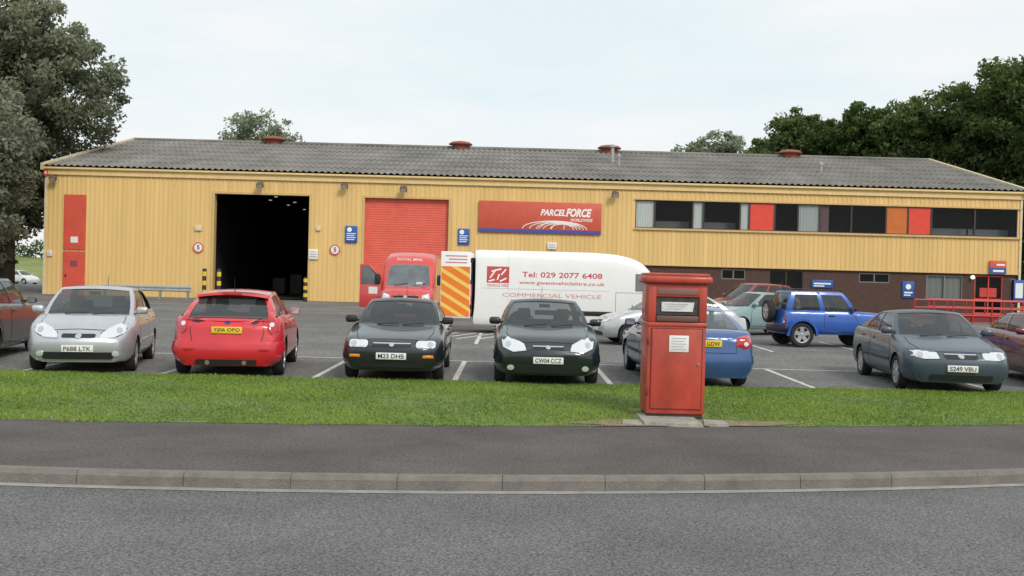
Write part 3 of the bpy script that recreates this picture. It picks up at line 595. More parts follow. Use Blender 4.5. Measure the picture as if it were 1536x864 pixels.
def decal(sk, ax, outline, off=.004, dome=0., rings=4, skirt=.02):
    pts = []
    n = len(outline)
    for i in range(n):
        a, b = outline[i], outline[(i+1) % n]; k = max(1, int(math.hypot(b[0]-a[0], b[1]-a[1])/.06))
        pts += [(lerp(a[0], b[0], j/k), lerp(a[1], b[1], j/k)) for j in range(k)]
    cx = sum(p[0] for p in pts)/len(pts); cy = sum(p[1] for p in pts)/len(pts); n = len(pts)
    vs = [sk.cast(ax, a, b, -skirt) for a, b in pts]
    for r in range(rings):
        k = 1-r/rings; vs += [sk.cast(ax, cx+(a-cx)*k, cy+(b-cy)*k, off+dome*(1-k*k)) for a, b in pts]
    vs.append(sk.cast(ax, cx, cy, off+dome)); fs = []
    for r in range(rings):
        for i in range(n): fs.append((r*n+i, r*n+(i+1) % n, (r+1)*n+(i+1) % n, (r+1)*n+i))
    for i in range(n): fs.append((rings*n+i, rings*n+(i+1) % n, (rings+1)*n))
    return MB().add(vs, fs)
def rrect(x0, x1, y0, y1, r=.03):
    o = []
    for cx, cy, a0 in ((x1-r, y1-r, 0), (x0+r, y1-r, 90), (x0+r, y0+r, 180), (x1-r, y0+r, 270)):
        for k in range(4): a = R(a0+30*k); o.append((cx+r*math.cos(a), cy+r*math.sin(a)))
    return o
def mir(o): return [(-a, b) for a, b in o]
def band(sk, P, end, zs, offs):
    L, W = P['L'], P['W']; ar = P['r']+.05; c = .95
    lim = P['ax'][0]-ar-.015 if end == 'front' else L-P['ax'][1]-ar-.015
    am = math.atan2(W/2, c-lim); N = 26; vs = []; sg = -1 if end == 'front' else 1; yc = sg*(L/2-c)
    allz = [(zs[0], -.03)]+list(zip(zs, offs))+[(zs[-1], -.03)]
    for z, of in allz:
        for i in range(N+1):
            a = lerp(-am, am, i/N); d = Vector((math.sin(a), sg*math.cos(a), 0)); h = sk.b.ray_cast(Vector((0, yc, z))+d*4, -d)[0]
            if h is None: h = sk.b.find_nearest(Vector((0, yc, z))+d*1)[0]
            vs.append(h+d*of)
    n = N+1; return MB().add(vs, [(j*n+i, j*n+i+1, (j+1)*n+i+1, (j+1)*n+i) for j in range(len(allz)-1) for i in range(N)])
WM = {}
def wheel_mesh(r, spokes):
    k = (r, spokes)
    if k not in WM:
        t = MB(); hw = .095; t.lathe([(.60*r, -hw*.8), (.72*r, -hw), (.93*r, -hw), (r, -hw*.7), (r, hw*.7), (.93*r, hw), (.74*r, hw*1.02), (.66*r, hw*.85), (.64*r, hw*.2)], 28, 'x')
        m = MB(); m.lathe([(.66*r, hw*.86), (.655*r, hw*.95), (.60*r, hw*.9), (.58*r, hw*.35)], 28, 'x', mi=0, cap=False); m.lathe([(.6*r, hw*.2), (.6*r, hw*.3)], 24, 'x', mi=1); m.lathe([(.16*r, hw*.3), (.16*r, hw*.85), (.12*r, hw*.95), (.01, hw*.97)], 16, 'x', mi=0)
        for q in range(spokes):
            a = 2*PI*q/spokes; wd = .62*r/spokes*1.6; s = MB(); s.add([(hw*.35, -wd*.8, .1*r), (hw*.35, wd*.8, .1*r), (hw*.4, wd, .6*r), (hw*.4, -wd, .6*r), (hw*.85, -wd*.7, .1*r), (hw*.85, wd*.7, .1*r), (hw*.9, wd*.9, .6*r), (hw*.9, -wd*.9, .6*r)], [(0, 1, 2, 3), (4, 5, 6, 7), (0, 1, 5, 4), (2, 3, 7, 6), (0, 3, 7, 4), (1, 2, 6, 5)]); s.xf(Matrix.Rotation(a, 4, 'X')); m.add(s.v, s.f, 0)
        WM[k] = (t, m, {})
    return WM[k]
def put_wheel(root, r, spokes, loc, rot, name='wheel'):
    t, m, d = wheel_mesh(r, spokes)
    if 'a' not in d:
        a = obj(name, t, TYRE, root, 40); b = obj('rim', m, [RIM, BLACK], a, 30); d['a'], d['b'] = a.data, b.data
    else:
        a = bpy.data.objects.new(name, d['a']); COL.objects.link(a); a.parent = root; b = bpy.data.objects.new('rim', d['b']); COL.objects.link(b); b.parent = a
    a.location = loc; a.rotation_euler = rot; return a
class Car: pass
def plate(c, end, s, z, m, w=.5, h=.11, x=0):
    p = c.sk.cast(end, x, z); sg = -1 if end == 'front' else 1
    b = MB(); y = p.y+sg*.042; b.box(x-w/2, x+w/2, min(y, y-sg*.05), max(y, y-sg*.05), z-h/2, z+h/2, .006); o = obj('number_plate', b, m, c.root)
    if s: b = MB(); add_text(b, s, 0, 0, w*.86, h*.68, 0, .01, fn=lambda a, e: (x-sg*a, y+sg*.003, z+e)); obj('plate_lettering', b, INK, o, 0)
def seamed(c, name, ax, out, m, off=.004, g=.012, parent=None):
    cx = sum(p[0] for p in out)/len(out); cy = sum(p[1] for p in out)/len(out)
    o = obj(name, decal(c.sk, ax, out, off, rings=6), m, parent or c.root, 50)
    big = [(p[0]+math.copysign(g, p[0]-cx), p[1]+math.copysign(g, p[1]-cy)) for p in out]
    obj('panel_gap', decal(c.sk, ax, big, off-.0025, rings=6), BLACK, o, 50); return o
def car(name, label, cat, loc, rz, P, pm_, spokes=7, group=None, interior=True, sidetrim=None):
    c = Car(); c.P = P; P['zt'] = sprof(P['top'], P['L']); L, W, H, r = P['L'], P['W'], P['H'], P['r']
    c.root = root = thing(name, label, cat, loc, rz, group); c.pm = pm_
    V, Fc, Mi = loft(P); b = MB(); b.v, b.f, b.m = V, Fc, Mi; c.body = obj('body', b, [pm_, DARK], root, 40, weld=True)
    sh, wins, c.cpt = cabin(P); c.roof = obj('roof', sh, pm_, root, 40, weld=True)
    bb = MB(); bb.add(V, Fc); bb.add(sh.v, sh.f)
    for n_, g in wins: obj(n_, g, GLASS, root, 60); bb.add(g.v, g.f)
    c.sk = sk = Skin(bb.v, bb.f, L)
    for a in P['ax']:
        for s in (-1, 1): put_wheel(root, r, spokes, (s*(W/2-.115), a-L/2, r), (0, 0, 0 if s > 0 else PI))
    l1, l2, l3, l4 = P['cab']; a0, a1 = P['ax']; ar = r+.08; zt = P['zt']
    mid = P.get('bp', lerp(l1, l4, .52))
    for sd in ('left', 'right'):
        fd = [(a0+ar+.02, .32), (mid-.02, .3), (mid-.02, zt(mid)-.03), (l1+.22, zt(l1+.2)-.03), (a0+ar, .62)]
        if P.get('zb', .19) > .3: fd = [(a0+ar+.02, .45), (mid-.02, .42), (mid-.02, zt(mid)-.03), (l1+.22, zt(l1+.2)-.03), (a0+ar, .72)]
        ds = [fd]
        if P.get('doors', 4) == 4: ds.append([(mid+.02, .3), (a1-ar-.03, .3), (a1-ar+.02, .55), (a1-.02, zt(a1)-.1), (min(a1+.02, l4-.35), zt(a1)-.03), (mid+.02, zt(mid)-.03)])
        for dd_ in ds:
            o = seamed(c, 'door', sd, dd_, pm_)
            lx = max(p[0] for p in dd_)-.2; p = sk.cast(sd, lx, zt(lx)-.13, .02); b = MB(); b.box(p.x-.015, p.x+.015, p.y-.09, p.y+.09, p.z-.016, p.z+.016, .008); obj('handle', b, P.get('hm', pm_), o)
            if sidetrim: zz = .5; b = decal(sk, sd, [(min(q[0] for q in dd_)+.03, zz-.03), (max(q[0] for q in dd_)-.12, zz-.03), (max(q[0] for q in dd_)-.12, zz+.03), (min(q[0] for q in dd_)+.03, zz+.03)], .012, .006, 2); obj('rubbing_strip', b, sidetrim, o, 50)
    for s in (-1, 1):
        p = c.cpt(s, .05, .12); b = MB(); b.box(-.1, .1, -.05, .06, -.065, .065, .045, 3); b.xf(Matrix.Translation((p.x+s*.13, p.y-.02, p.z+.045))); b.box(min(p.x-s*.03, p.x+s*.09), max(p.x-s*.03, p.x+s*.09), p.y-.03, p.y+.03, p.z-.0, p.z+.04); mo = obj('mirror', b, P.get('mm', pm_), root, 40)
        b = MB(); b.box(p.x+s*.13-.08, p.x+s*.13+.08, p.y+.042, p.y+.046, p.z-.005, p.z+.095); obj('mirror_glass', b, CHROME, mo)
    if interior:
        zb_ = zt(l1+.6)-.15
        for s in (-1, 1):
            y = l1+1.05-L/2; b = MB(); b.box(s*.36-.22, s*.36+.22, y, y+.14, zb_-.1, H-.42, .06); b.box(s*.36-.12, s*.36+.12, y+.04, y+.13, H-.40, H-.2, .04); b.tube([(s*.36-.05, y+.08, H-.44), (s*.36-.05, y+.08, H-.35)], .01, 6); obj('seat', b, SEATM, root, 40)
        y = min(l4-.5, l1+1.95)-L/2; b = MB(); b.box(-.58, .58, y, y+.14, zb_-.1, H-.46, .06)
        for s in (-1, 1): b.box(s*.36-.12, s*.36+.12, y+.03, y+.12, H-.47, H-.3, .04)
        obj('rear_seat', b, SEATM, root, 40)
        b = MB(); b.box(-.6, .6, l1+.28-L/2, l1+.5-L/2, zb_, zt(l1+.4)+.02, .04); obj('dashboard', b, BLACK, root, 40)
        b = MB(); b.lathe([(.17, 0), (.19, .02), (.17, .03), (.16, .015), (.17, 0)], 20, 'y', (0, 0, 0), cap=False); b.xf(Matrix.Translation((-.36, l1+.62-L/2, zt(l1+.4)+.04)) @ Matrix.Rotation(R(-25), 4, 'X')); obj('steering_wheel', b, BLACK, root, 40)
        p = c.cpt('f', 0, .8); b = MB(); b.box(-.1, .1, p.y+.08, p.y+.1, p.z-.05, p.z+.01, .008); obj('rear_view_mirror', b, BLACK, root)
    for s in (-.5, .12):
        p0, p1 = c.cpt('f', s, .04), c.cpt('f', s+.5, .1); n_ = Vector((0, -.018, .02)); b = MB(); b.tube([p0+n_, (p0+p1)/2+n_*1.2, p1+n_], .009, 5); obj('wiper', b, BLACK, root)
    p = sk.cast('top', 0, l3-.12); b = MB(); b.tube([p-Vector((0, 0, .01)), p+Vector((0, .12, .26))], [.008, .003], 5); obj('aerial', b, BLACK, root)
    w0 = W/2*.74; out = [(-w0*.9, .22), (w0*.9, .22), (w0*1.03, l1*.6), (w0, l1-.02), (w0*.5, l1-.07), (0, l1-.09), (-w0*.5, l1-.07), (-w0, l1-.02), (-w0*1.03, l1*.6)]
    seamed(c, 'bonnet', 'top', out, pm_, .005)
    return c
def frontkit(c, head, grille, intake, text_, pz, bm_=None, bz=(.21, .30, .42, .53), boff=(.004, .012, .022, .01), badge=.0, indic=None, fog=None, strip=None, plm=PLW):
    sk, root = c.sk, c.root
    obj('bumper', band(sk, c.P, 'front', bz, boff), bm_ or c.pm, root, 50)
    for f in (lambda o: o, mir):
        o = obj('headlight', decal(sk, 'front', f(head), .006, .014, 4), LAMP, root, 60)
        cx = sum(p[0] for p in head)/len(head); cy = sum(p[1] for p in head)/len(head)
        for k, dx in enumerate((-.07, .07)):
            q = [(cx+dx+.05*math.cos(a), cy+.045*math.sin(a)) for a in np.linspace(0, 2*PI, 12, endpoint=False)]; obj('reflector', decal(sk, 'front', f(q), .021, .006, 2, .0), CHROME if k else LAMP, o, 60)
        big = [(cx+(a-cx)*1.1, cy+(b-cy)*1.16) for a, b in head]; obj('bezel', decal(sk, 'front', f(big), .003, 0, 3), BLACK, o, 60)
        if indic: obj('indicator', decal(sk, 'front', f(indic), .028, .008, 3), AMBER, root, 60)
        if fog: q = [(fog[0]+.06*math.cos(a), fog[1]+.045*math.sin(a)) for a in np.linspace(0, 2*PI, 14, endpoint=False)]; obj('fog_light', decal(sk, 'front', f(q), .032, .004, 3), LAMP, root, 60)
    if grille:
        gr = obj('grille', decal(sk, 'front', grille, .008, 0, 4), BLACK, root, 50); gx0, gx1 = min(p[0] for p in grille), max(p[0] for p in grille); gz0, gz1 = min(p[1] for p in grille), max(p[1] for p in grille)
        if badge: q = [(badge*math.cos(a), (gz0+gz1)/2+badge*.8*math.sin(a)) for a in np.linspace(0, 2*PI, 14, endpoint=False)]; obj('badge', decal(sk, 'front', q, .016, .006, 2), CHROME, gr, 60)
        if strip: obj('grille_trim', decal(sk, 'front', [(gx0*.95, gz1-.03), (gx1*.95, gz1-.03), (gx1*.95, gz1-.012), (gx0*.95, gz1-.012)], .013, .003, 2), strip, gr, 50)
    if intake: obj('air_intake', decal(sk, 'front', intake, .029, 0, 4), BLACK, root, 50)
    if text_ is not None: plate(c, 'front', text_, pz, plm)
def rearkit(c, tail, tg, text_, pz, bm_=None, bz=(.22, .32, .46, .58), boff=(.004, .015, .03, .012), plm=PLY):
    sk, root = c.sk, c.root; obj('bumper', band(sk, c.P, 'rear', bz, boff), bm_ or c.pm, root, 50)
    T = seamed(c, 'tailgate', 'rear', tg, c.pm, .005)
    for f in (lambda o: o, mir):
        o = obj('tail_light', decal(sk, 'rear', f(tail), .012, .014, 4), REDL, root, 60); cx = sum(p[0] for p in tail)/len(tail); cy = sum(p[1] for p in tail)/len(tail)
        q = [(cx+.04*math.cos(a), cy-.03+.04*math.sin(a)) for a in np.linspace(0, 2*PI, 12, endpoint=False)]; obj('reverse_lamp', decal(sk, 'rear', f(q), .026, .005, 2), LAMP, o, 60)
    if text_ is not None: plate(c, 'rear', text_, pz, plm)
    return T
def hatch(**k):
    d = dict(L=3.84, W=1.66, H=1.43, r=.29, ax=(.74, 3.18), top=[(0, .56), (.1, .67), (.3, .75), (.95, .91), (1.1, .94), (2.8, .99), (3.62, 1.0), (3.74, .92), (3.84, .78)], cab=(.95, 1.72, 3.1, 3.68), sw=[(.07, .50), (.55, .92)]); d.update(k); return d
def saloon(**k):
    d = dict(L=4.2, W=1.68, H=1.39, r=.29, ax=(.82, 3.28), top=[(0, .56), (.08, .66), (.28, .72), (1.15, .88), (1.3, .92), (3.3, .96), (3.75, .95), (4.1, .92), (4.2, .8)], cab=(1.15, 1.9, 3.0, 3.72), sw=[(.07, .47), (.52, .86)]); d.update(k); return d
def place(px, Yf, L, rz, rear=False):
    x = XG(px, Yf); d = Vector((math.sin(rz), -math.cos(rz))); d = -d if rear else d
    c = Vector((x, Yf))-d*L/2; return (c.x, c.y, zc(c.y))
SILVER = paint('silver_paint', (.50, .52, .55), .55, .35)
ROW = 'cars in the row along the verge'
hd = [(.36, .60), (.40, .68), (.58, .79), (.71, .84), (.765, .78), (.76, .68), (.60, .61)]
def car_silver():
    P = hatch(W=1.74, wr=.63, H=1.46, fn=.24, nose=.14, top=[(0, .56), (.1, .69), (.3, .80), (.85, .94), (1.0, .96), (2.8, .99), (3.62, 1.0), (3.74, .92), (3.84, .78)], cab=(.84, 1.68, 3.1, 3.68)); rz = R(12)
    c = car('parked_car', 'silver hatchback with big swept headlights facing the verge, second car from the left', 'car', place(117, 17.8, P['L'], rz), rz, P, SILVER, 9, ROW, sidetrim=SILVER)
    frontkit(c, [(.33, .60), (.36, .69), (.54, .81), (.66, .88), (.73, .82), (.72, .69), (.56, .61)], rrect(-.27, .27, .60, .665, .03), rrect(-.56, .56, .24, .36, .04), 'P688 LTK', .42, badge=.05, fog=(.60, .33))
def car_red():
    FRED = paint('bright_red_paint', (.60, .02, .032), .05, .3)
    P = hatch(L=4.2, W=1.84, H=1.47, r=.32, ax=(.86, 3.46), top=[(0, .56), (.1, .68), (.3, .76), (1.1, .93), (1.3, .97), (3.1, 1.03), (3.9, 1.02), (4.1, .96), (4.2, .82)], cab=(1.1, 1.95, 3.36, 4.08), wb=.80, wr=.595, t0=.02, t1=.88, rdrop=.06, rn=.17, tail=.9, hm=FRED, fn=.17); rz = R(180+7)
    c = car('parked_car', 'bright red hatchback with roof spoiler and yellow plate, backed up to the verge', 'car', place(340, 17.8, P['L'], rz, True), rz, P, FRED, 5, ROW)
    rearkit(c, [(.66, .80), (.655, 1.0), (.68, 1.1), (.745, 1.1), (.80, .98), (.83, .76), (.74, .72)], [(-.56, .60), (.56, .60), (.60, .78), (.57, .98), (-.57, .98), (-.60, .78)], 'YJ06 OFO', .79, bz=(.2, .3, .44, .60), boff=(.005, .03, .06, .025))
    p = c.cpt('r', 0, 1); b = MB(); n_ = 9
    vs = []
    for k in range(n_):
        u = -1+2*k/(n_-1); x = u*.60; zz = p.z-.05*u*u; yo = p.y-.05*u*u
        vs += [(x, yo-.22, zz+.0), (x, yo-.1, zz+.035), (x, yo+.2, zz+.02), (x, yo+.21, zz-.02), (x, yo-.05, zz-.06)]
    b.add(vs, [(k*5+j, k*5+(j+1) % 5, k*5+5+(j+1) % 5, k*5+5+j) for k in range(n_-1) for j in range(5)]+[tuple(range(5)), tuple(range(5*(n_-1), 5*n_))]); SP = obj('spoiler', b, FRED, c.root, 40)
    b = MB(); b.box(-.16, .16, p.y+.206, p.y+.214, p.z-.012, p.z+.012); obj('brake_light', b, REDL, SP)
    obj('lower_valance', decal(c.sk, 'rear', rrect(-.5, .5, .21, .30, .03), .05, 0, 3), BLACK, c.root, 50)
    for s in (-1, 1): q = [(s*.62+.085*math.cos(a), .48+.03*math.sin(a)) for a in np.linspace(0, 2*PI, 12, endpoint=False)]; obj('reflector', decal(c.sk, 'rear', q, .068, .004, 2), REDL, c.root, 50)
    q = [(.055*math.cos(a), .915+.028*math.sin(a)) for a in np.linspace(0, 2*PI, 14, endpoint=False)]; obj('badge', decal(c.sk, 'rear', q, .012, .005, 2), mat('badge_blue', (.02, .06, .25), .3), c.root)
    for s in (-.3, .3): b = MB(); b.tube([(s, P['L']/2-.25, .25), (s, P['L']/2+.03, .25)], .038, 12); obj('exhaust', b, CHROME, c.root, 40)
def car_slate():
    P = saloon(L=4.1, W=1.72, H=1.38, mm=BLACK, hm=BLACK); COR = paint('dark_slate_paint', (.012, .018, .022), .2); rz = R(1)
    c = car('parked_car', 'dark slate car with wide oval headlights facing the verge, right of the red hatchback', 'car', place(588, 17.7, P['L'], rz), rz, P, COR, 9, ROW, sidetrim=BLACK)
    frontkit(c, rrect(.40, .73, .575, .695, .05), rrect(-.33, .33, .59, .67, .03), rrect(-.55, .55, .25, .33, .03), 'M23 DHB', .44, badge=.04, strip=CHROME, indic=rrect(.52, .70, .41, .46, .02))
def car_green():
    HY = paint('bottle_green_paint', (.008, .018, .017), .2); P = saloon(L=4.2, W=1.80, H=1.44, wr=.60, fn=.22, nose=.13, top=[(0, .56), (.08, .67), (.28, .77), (1.05, .93), (1.2, .96), (3.3, .98), (3.75, .97), (4.1, .93), (4.2, .8)], cab=(1.05, 1.84, 3.0, 3.72), hm=HY); rz = R(1)
    c = car('parked_car', 'bottle green saloon with swept teardrop headlights, between the slate car and the post box', 'car', place(824, 17.6, P['L'], rz), rz, P, HY, 8, ROW, sidetrim=HY)
    frontkit(c, [(.36, .60), (.40, .70), (.58, .79), (.72, .82), (.775, .76), (.75, .64), (.58, .57)], rrect(-.27, .27, .62, .69, .03), rrect(-.58, .58, .23, .36, .04), 'CW04 CCZ', .44, badge=.04, strip=CHROME, fog=(.62, .31))
def car_blue():
    MON = paint('mid_blue_paint', (.045, .10, .27), .35); P = saloon(L=4.5, W=1.75, H=1.40, r=.3, ax=(.9, 3.6), top=[(0, .56), (.08, .66), (.28, .72), (1.2, .89), (1.35, .93), (3.4, .98), (4.1, .99), (4.4, .94), (4.5, .82)], cab=(1.2, 2.0, 3.1, 4.2), sw=[(.07, .42), (.46, .78)], hm=BLACK); rz = R(180+2)
    c = car('parked_car', 'mid blue car seen from behind, half hidden by the red post box', 'car', place(1062, 17.9, P['L'], rz, True), rz, P, MON, 7, ROW, sidetrim=BLACK)
    rearkit(c, [(.50, .74), (.52, .88), (.74, .92), (.82, .84), (.82, .72), (.66, .69)], [(-.5, .62), (.5, .62), (.5, .78), (.52, .96), (-.52, .96), (-.5, .78)], 'R618 GDW', .77)
def car_bluegrey():
    VEC = paint('blue_grey_paint', (.052, .075, .10), .15, .38, .45); P = saloon(L=4.48, W=1.80, H=1.40, r=.30, ax=(.86, 3.5), cab=(1.15, 1.98, 3.2, 4.15), wr=.61, top=[(0, .56), (.08, .66), (.28, .73), (1.15, .90), (1.3, .94), (3.4, .98), (4.1, .99), (4.38, .95), (4.48, .82)], sw=[(.07, .43), (.47, .80)], hm=VEC); rz = R(-5)
    c = car('parked_car', 'blue grey saloon showing front and side, right end of the verge row', 'car', place(1446, 18.1, P['L'], rz), rz, P, VEC, 7, ROW, sidetrim=BLACK)
    frontkit(c, [(.36, .60), (.38, .70), (.60, .73), (.79, .72), (.80, .63), (.60, .59)], rrect(-.28, .28, .60, .70, .04), rrect(-.52, .52, .24, .33, .03), 'S249 VBU', .44, badge=.05, strip=CHROME)
def car_maroon():
    MAR = paint('maroon_paint', (.13, .012, .022), .3); P = hatch(L=4.0, H=1.40, hm=MAR); rz = R(-6)
    c = car('parked_car', 'maroon car cut off by the right edge of the picture', 'car', (10.75, 21.2, zc(21)), rz, P, MAR, 7, ROW)
    frontkit(c, rrect(.40, .74, .60, .72, .05), rrect(-.3, .3, .6, .68, .03), rrect(-.5, .5, .24, .34, .03), None, .44)
def car_estate():
    MPV = paint('aubergine_paint', (.020, .010, .016), .2); P = hatch(L=4.4, W=1.76, H=1.56, r=.3, ax=(.9, 3.6), top=[(0, .6), (.1, .72), (.3, .8), (1.1, .96), (1.3, 1.0), (3.2, 1.05), (4.15, 1.06), (4.3, 1.0), (4.4, .85)], cab=(1.1, 1.95, 3.75, 4.25), wb=.78, wr=.62, sw=[(.06, .38), (.42, .68), (.72, .95)], hm=MPV); rz = R(180+9)
    c = car('parked_car', 'dark aubergine estate car cut off by the left edge of the picture', 'car', (XG(-22, 21.4), 20.9, zc(21.2)), rz, P, MPV, 5, ROW)
    rearkit(c, [(.62, .80), (.64, 1.0), (.78, 1.0), (.82, .80)], [(-.56, .62), (.56, .62), (.58, .8), (.56, 1.0), (-.56, 1.0), (-.58, .8)], None, .8)
def car_silver_far():
    P = hatch(L=4.1, W=1.70, H=1.42, hm=SILVER); rz = R(-82)
    c = car('parked_car', 'silver car with its nose to the left, behind the red post box', 'car', (XG(1003, 29.6), 29.6, zc(29.6)), rz, P, paint('pale_silver_paint', (.55, .56, .57), .5), 7, None)
    frontkit(c, hd, rrect(-.3, .3, .59, .66, .03), rrect(-.5, .5, .24, .34, .03), '', .42)
def car_teal():
    TEAL = paint('pale_teal_paint', (.24, .36, .36), .3); P = hatch(L=3.75, W=1.6, H=1.44, hm=TEAL); rz = R(-62)
    c = car('parked_car', 'pale teal hatchback parked behind the blue off-roader', 'car', (XG(1130, 36.0), 36.0, zc(36)), rz, P, TEAL, 7, None)
    frontkit(c, rrect(.40, .70, .60, .72, .05), rrect(-.3, .3, .6, .66, .03), rrect(-.5, .5, .24, .34, .03), '', .42)
def car_deepred():
    DR_ = paint('deep_red_paint', (.26, .025, .03), .25); P = hatch(L=4.2, W=1.75, H=1.68, cab=(.9, 1.75, 3.6, 4.05), ax=(.85, 3.4), top=[(0, .62), (.1, .76), (.3, .86), (.95, 1.02), (1.1, 1.05), (2.8, 1.08), (3.95, 1.08), (4.1, 1.0), (4.2, .85)], sw=[(.06, .36), (.4, .66), (.7, .95)], hm=DR_); rz = R(-68)
    c = car('parked_car', 'deep red people carrier close to the brick wall, behind the teal hatchback', 'car', (XG(1128, 45), 45, zc(45)), rz, P, DR_, 7, None)
    frontkit(c, rrect(.42, .74, .68, .80, .05), rrect(-.3, .3, .68, .76, .03), rrect(-.5, .5, .28, .38, .03), '', .46)
def offroader():
    JB = paint('bright_blue_paint', (.022, .10, .42), .2)
    P = dict(L=3.15, W=1.55, H=1.58, r=.345, zb=.36, ax=(.56, 2.60), top=[(0, .78), (.05, .92), (.2, .97), (.9, 1.0), (1.05, 1.02), (3.06, 1.02), (3.15, .99)], cab=(.92, 1.30, 2.96, 3.10), wb=.69, wr=.61, bow=.08, sw=[(.07, .46), (.53, .93)], fn=.08, rn=.04, nose=.03, doors=2, bp=1.98, t0=.07, t1=.89, rdrop=.0, hm=BLACK, mm=BLACK)
    rz = R(97); c = car('off_roader', 'small bright blue boxy off-roader with spare wheel on its back', 'off-roader', (XG(1240, 30.6), 30.6, zc(30.6)), rz, P, JB, 5, None)
    frontkit(c, [(.50+.1*math.cos(a), .78+.1*math.sin(a)) for a in np.linspace(0, 2*PI, 14, endpoint=False)], rrect(-.36, .36, .70, .84, .03), None, None, .5, BLACK, (.42, .5, .58, .66), (.02, .04, .04, .02))
    rearkit(c, rrect(.58, .70, .62, .82, .03), [(-.58, .55), (.58, .55), (.58, .99), (-.58, .99)], None, .6, BLACK, (.40, .46, .52, .58), (.02, .05, .05, .02))
    put_wheel(c.root, .33, 5, (.08, P['L']/2+.13, .97), (0, 0, R(90)), 'spare_wheel')
    for s in (-1, 1):
        for a in P['ax']:
            o_ = [(a+.445*math.cos(t), .345+.445*math.sin(t)) for t in np.linspace(R(-4), R(184), 16)]+[(a+.385*math.cos(t), .345+.385*math.sin(t)) for t in np.linspace(R(184), R(-4), 16)]
            b = MB(); vs = [Vector((s*.71, q[0]-P['L']/2, q[1])) for q in o_]
            vs2 = [v+Vector((s*.10, 0, 0)) for v in vs]
            b.add(vs+vs2, [(i, i+1, 30-i, 31-i) for i in range(15)]+[(32+i, 33+i, 62-i, 63-i) for i in range(15)]+[(i, (i+1) % 32, 32+(i+1) % 32, 32+i) for i in range(32)]); obj('arch_flare', b, JB, c.root, 40)
    for s in (-.5, .5): b = MB(); b.tube([(s, -.2, 1.57), (s, -.15, 1.615), (s, 1.2, 1.615), (s, 1.25, 1.57)], .02, 6); obj('roof_rail', b, BLACK, c.root)
for f in (car_silver, car_red, car_slate, car_green, car_blue, car_bluegrey, car_maroon, car_estate, car_silver_far, car_teal, car_deepred, offroader): run(f)
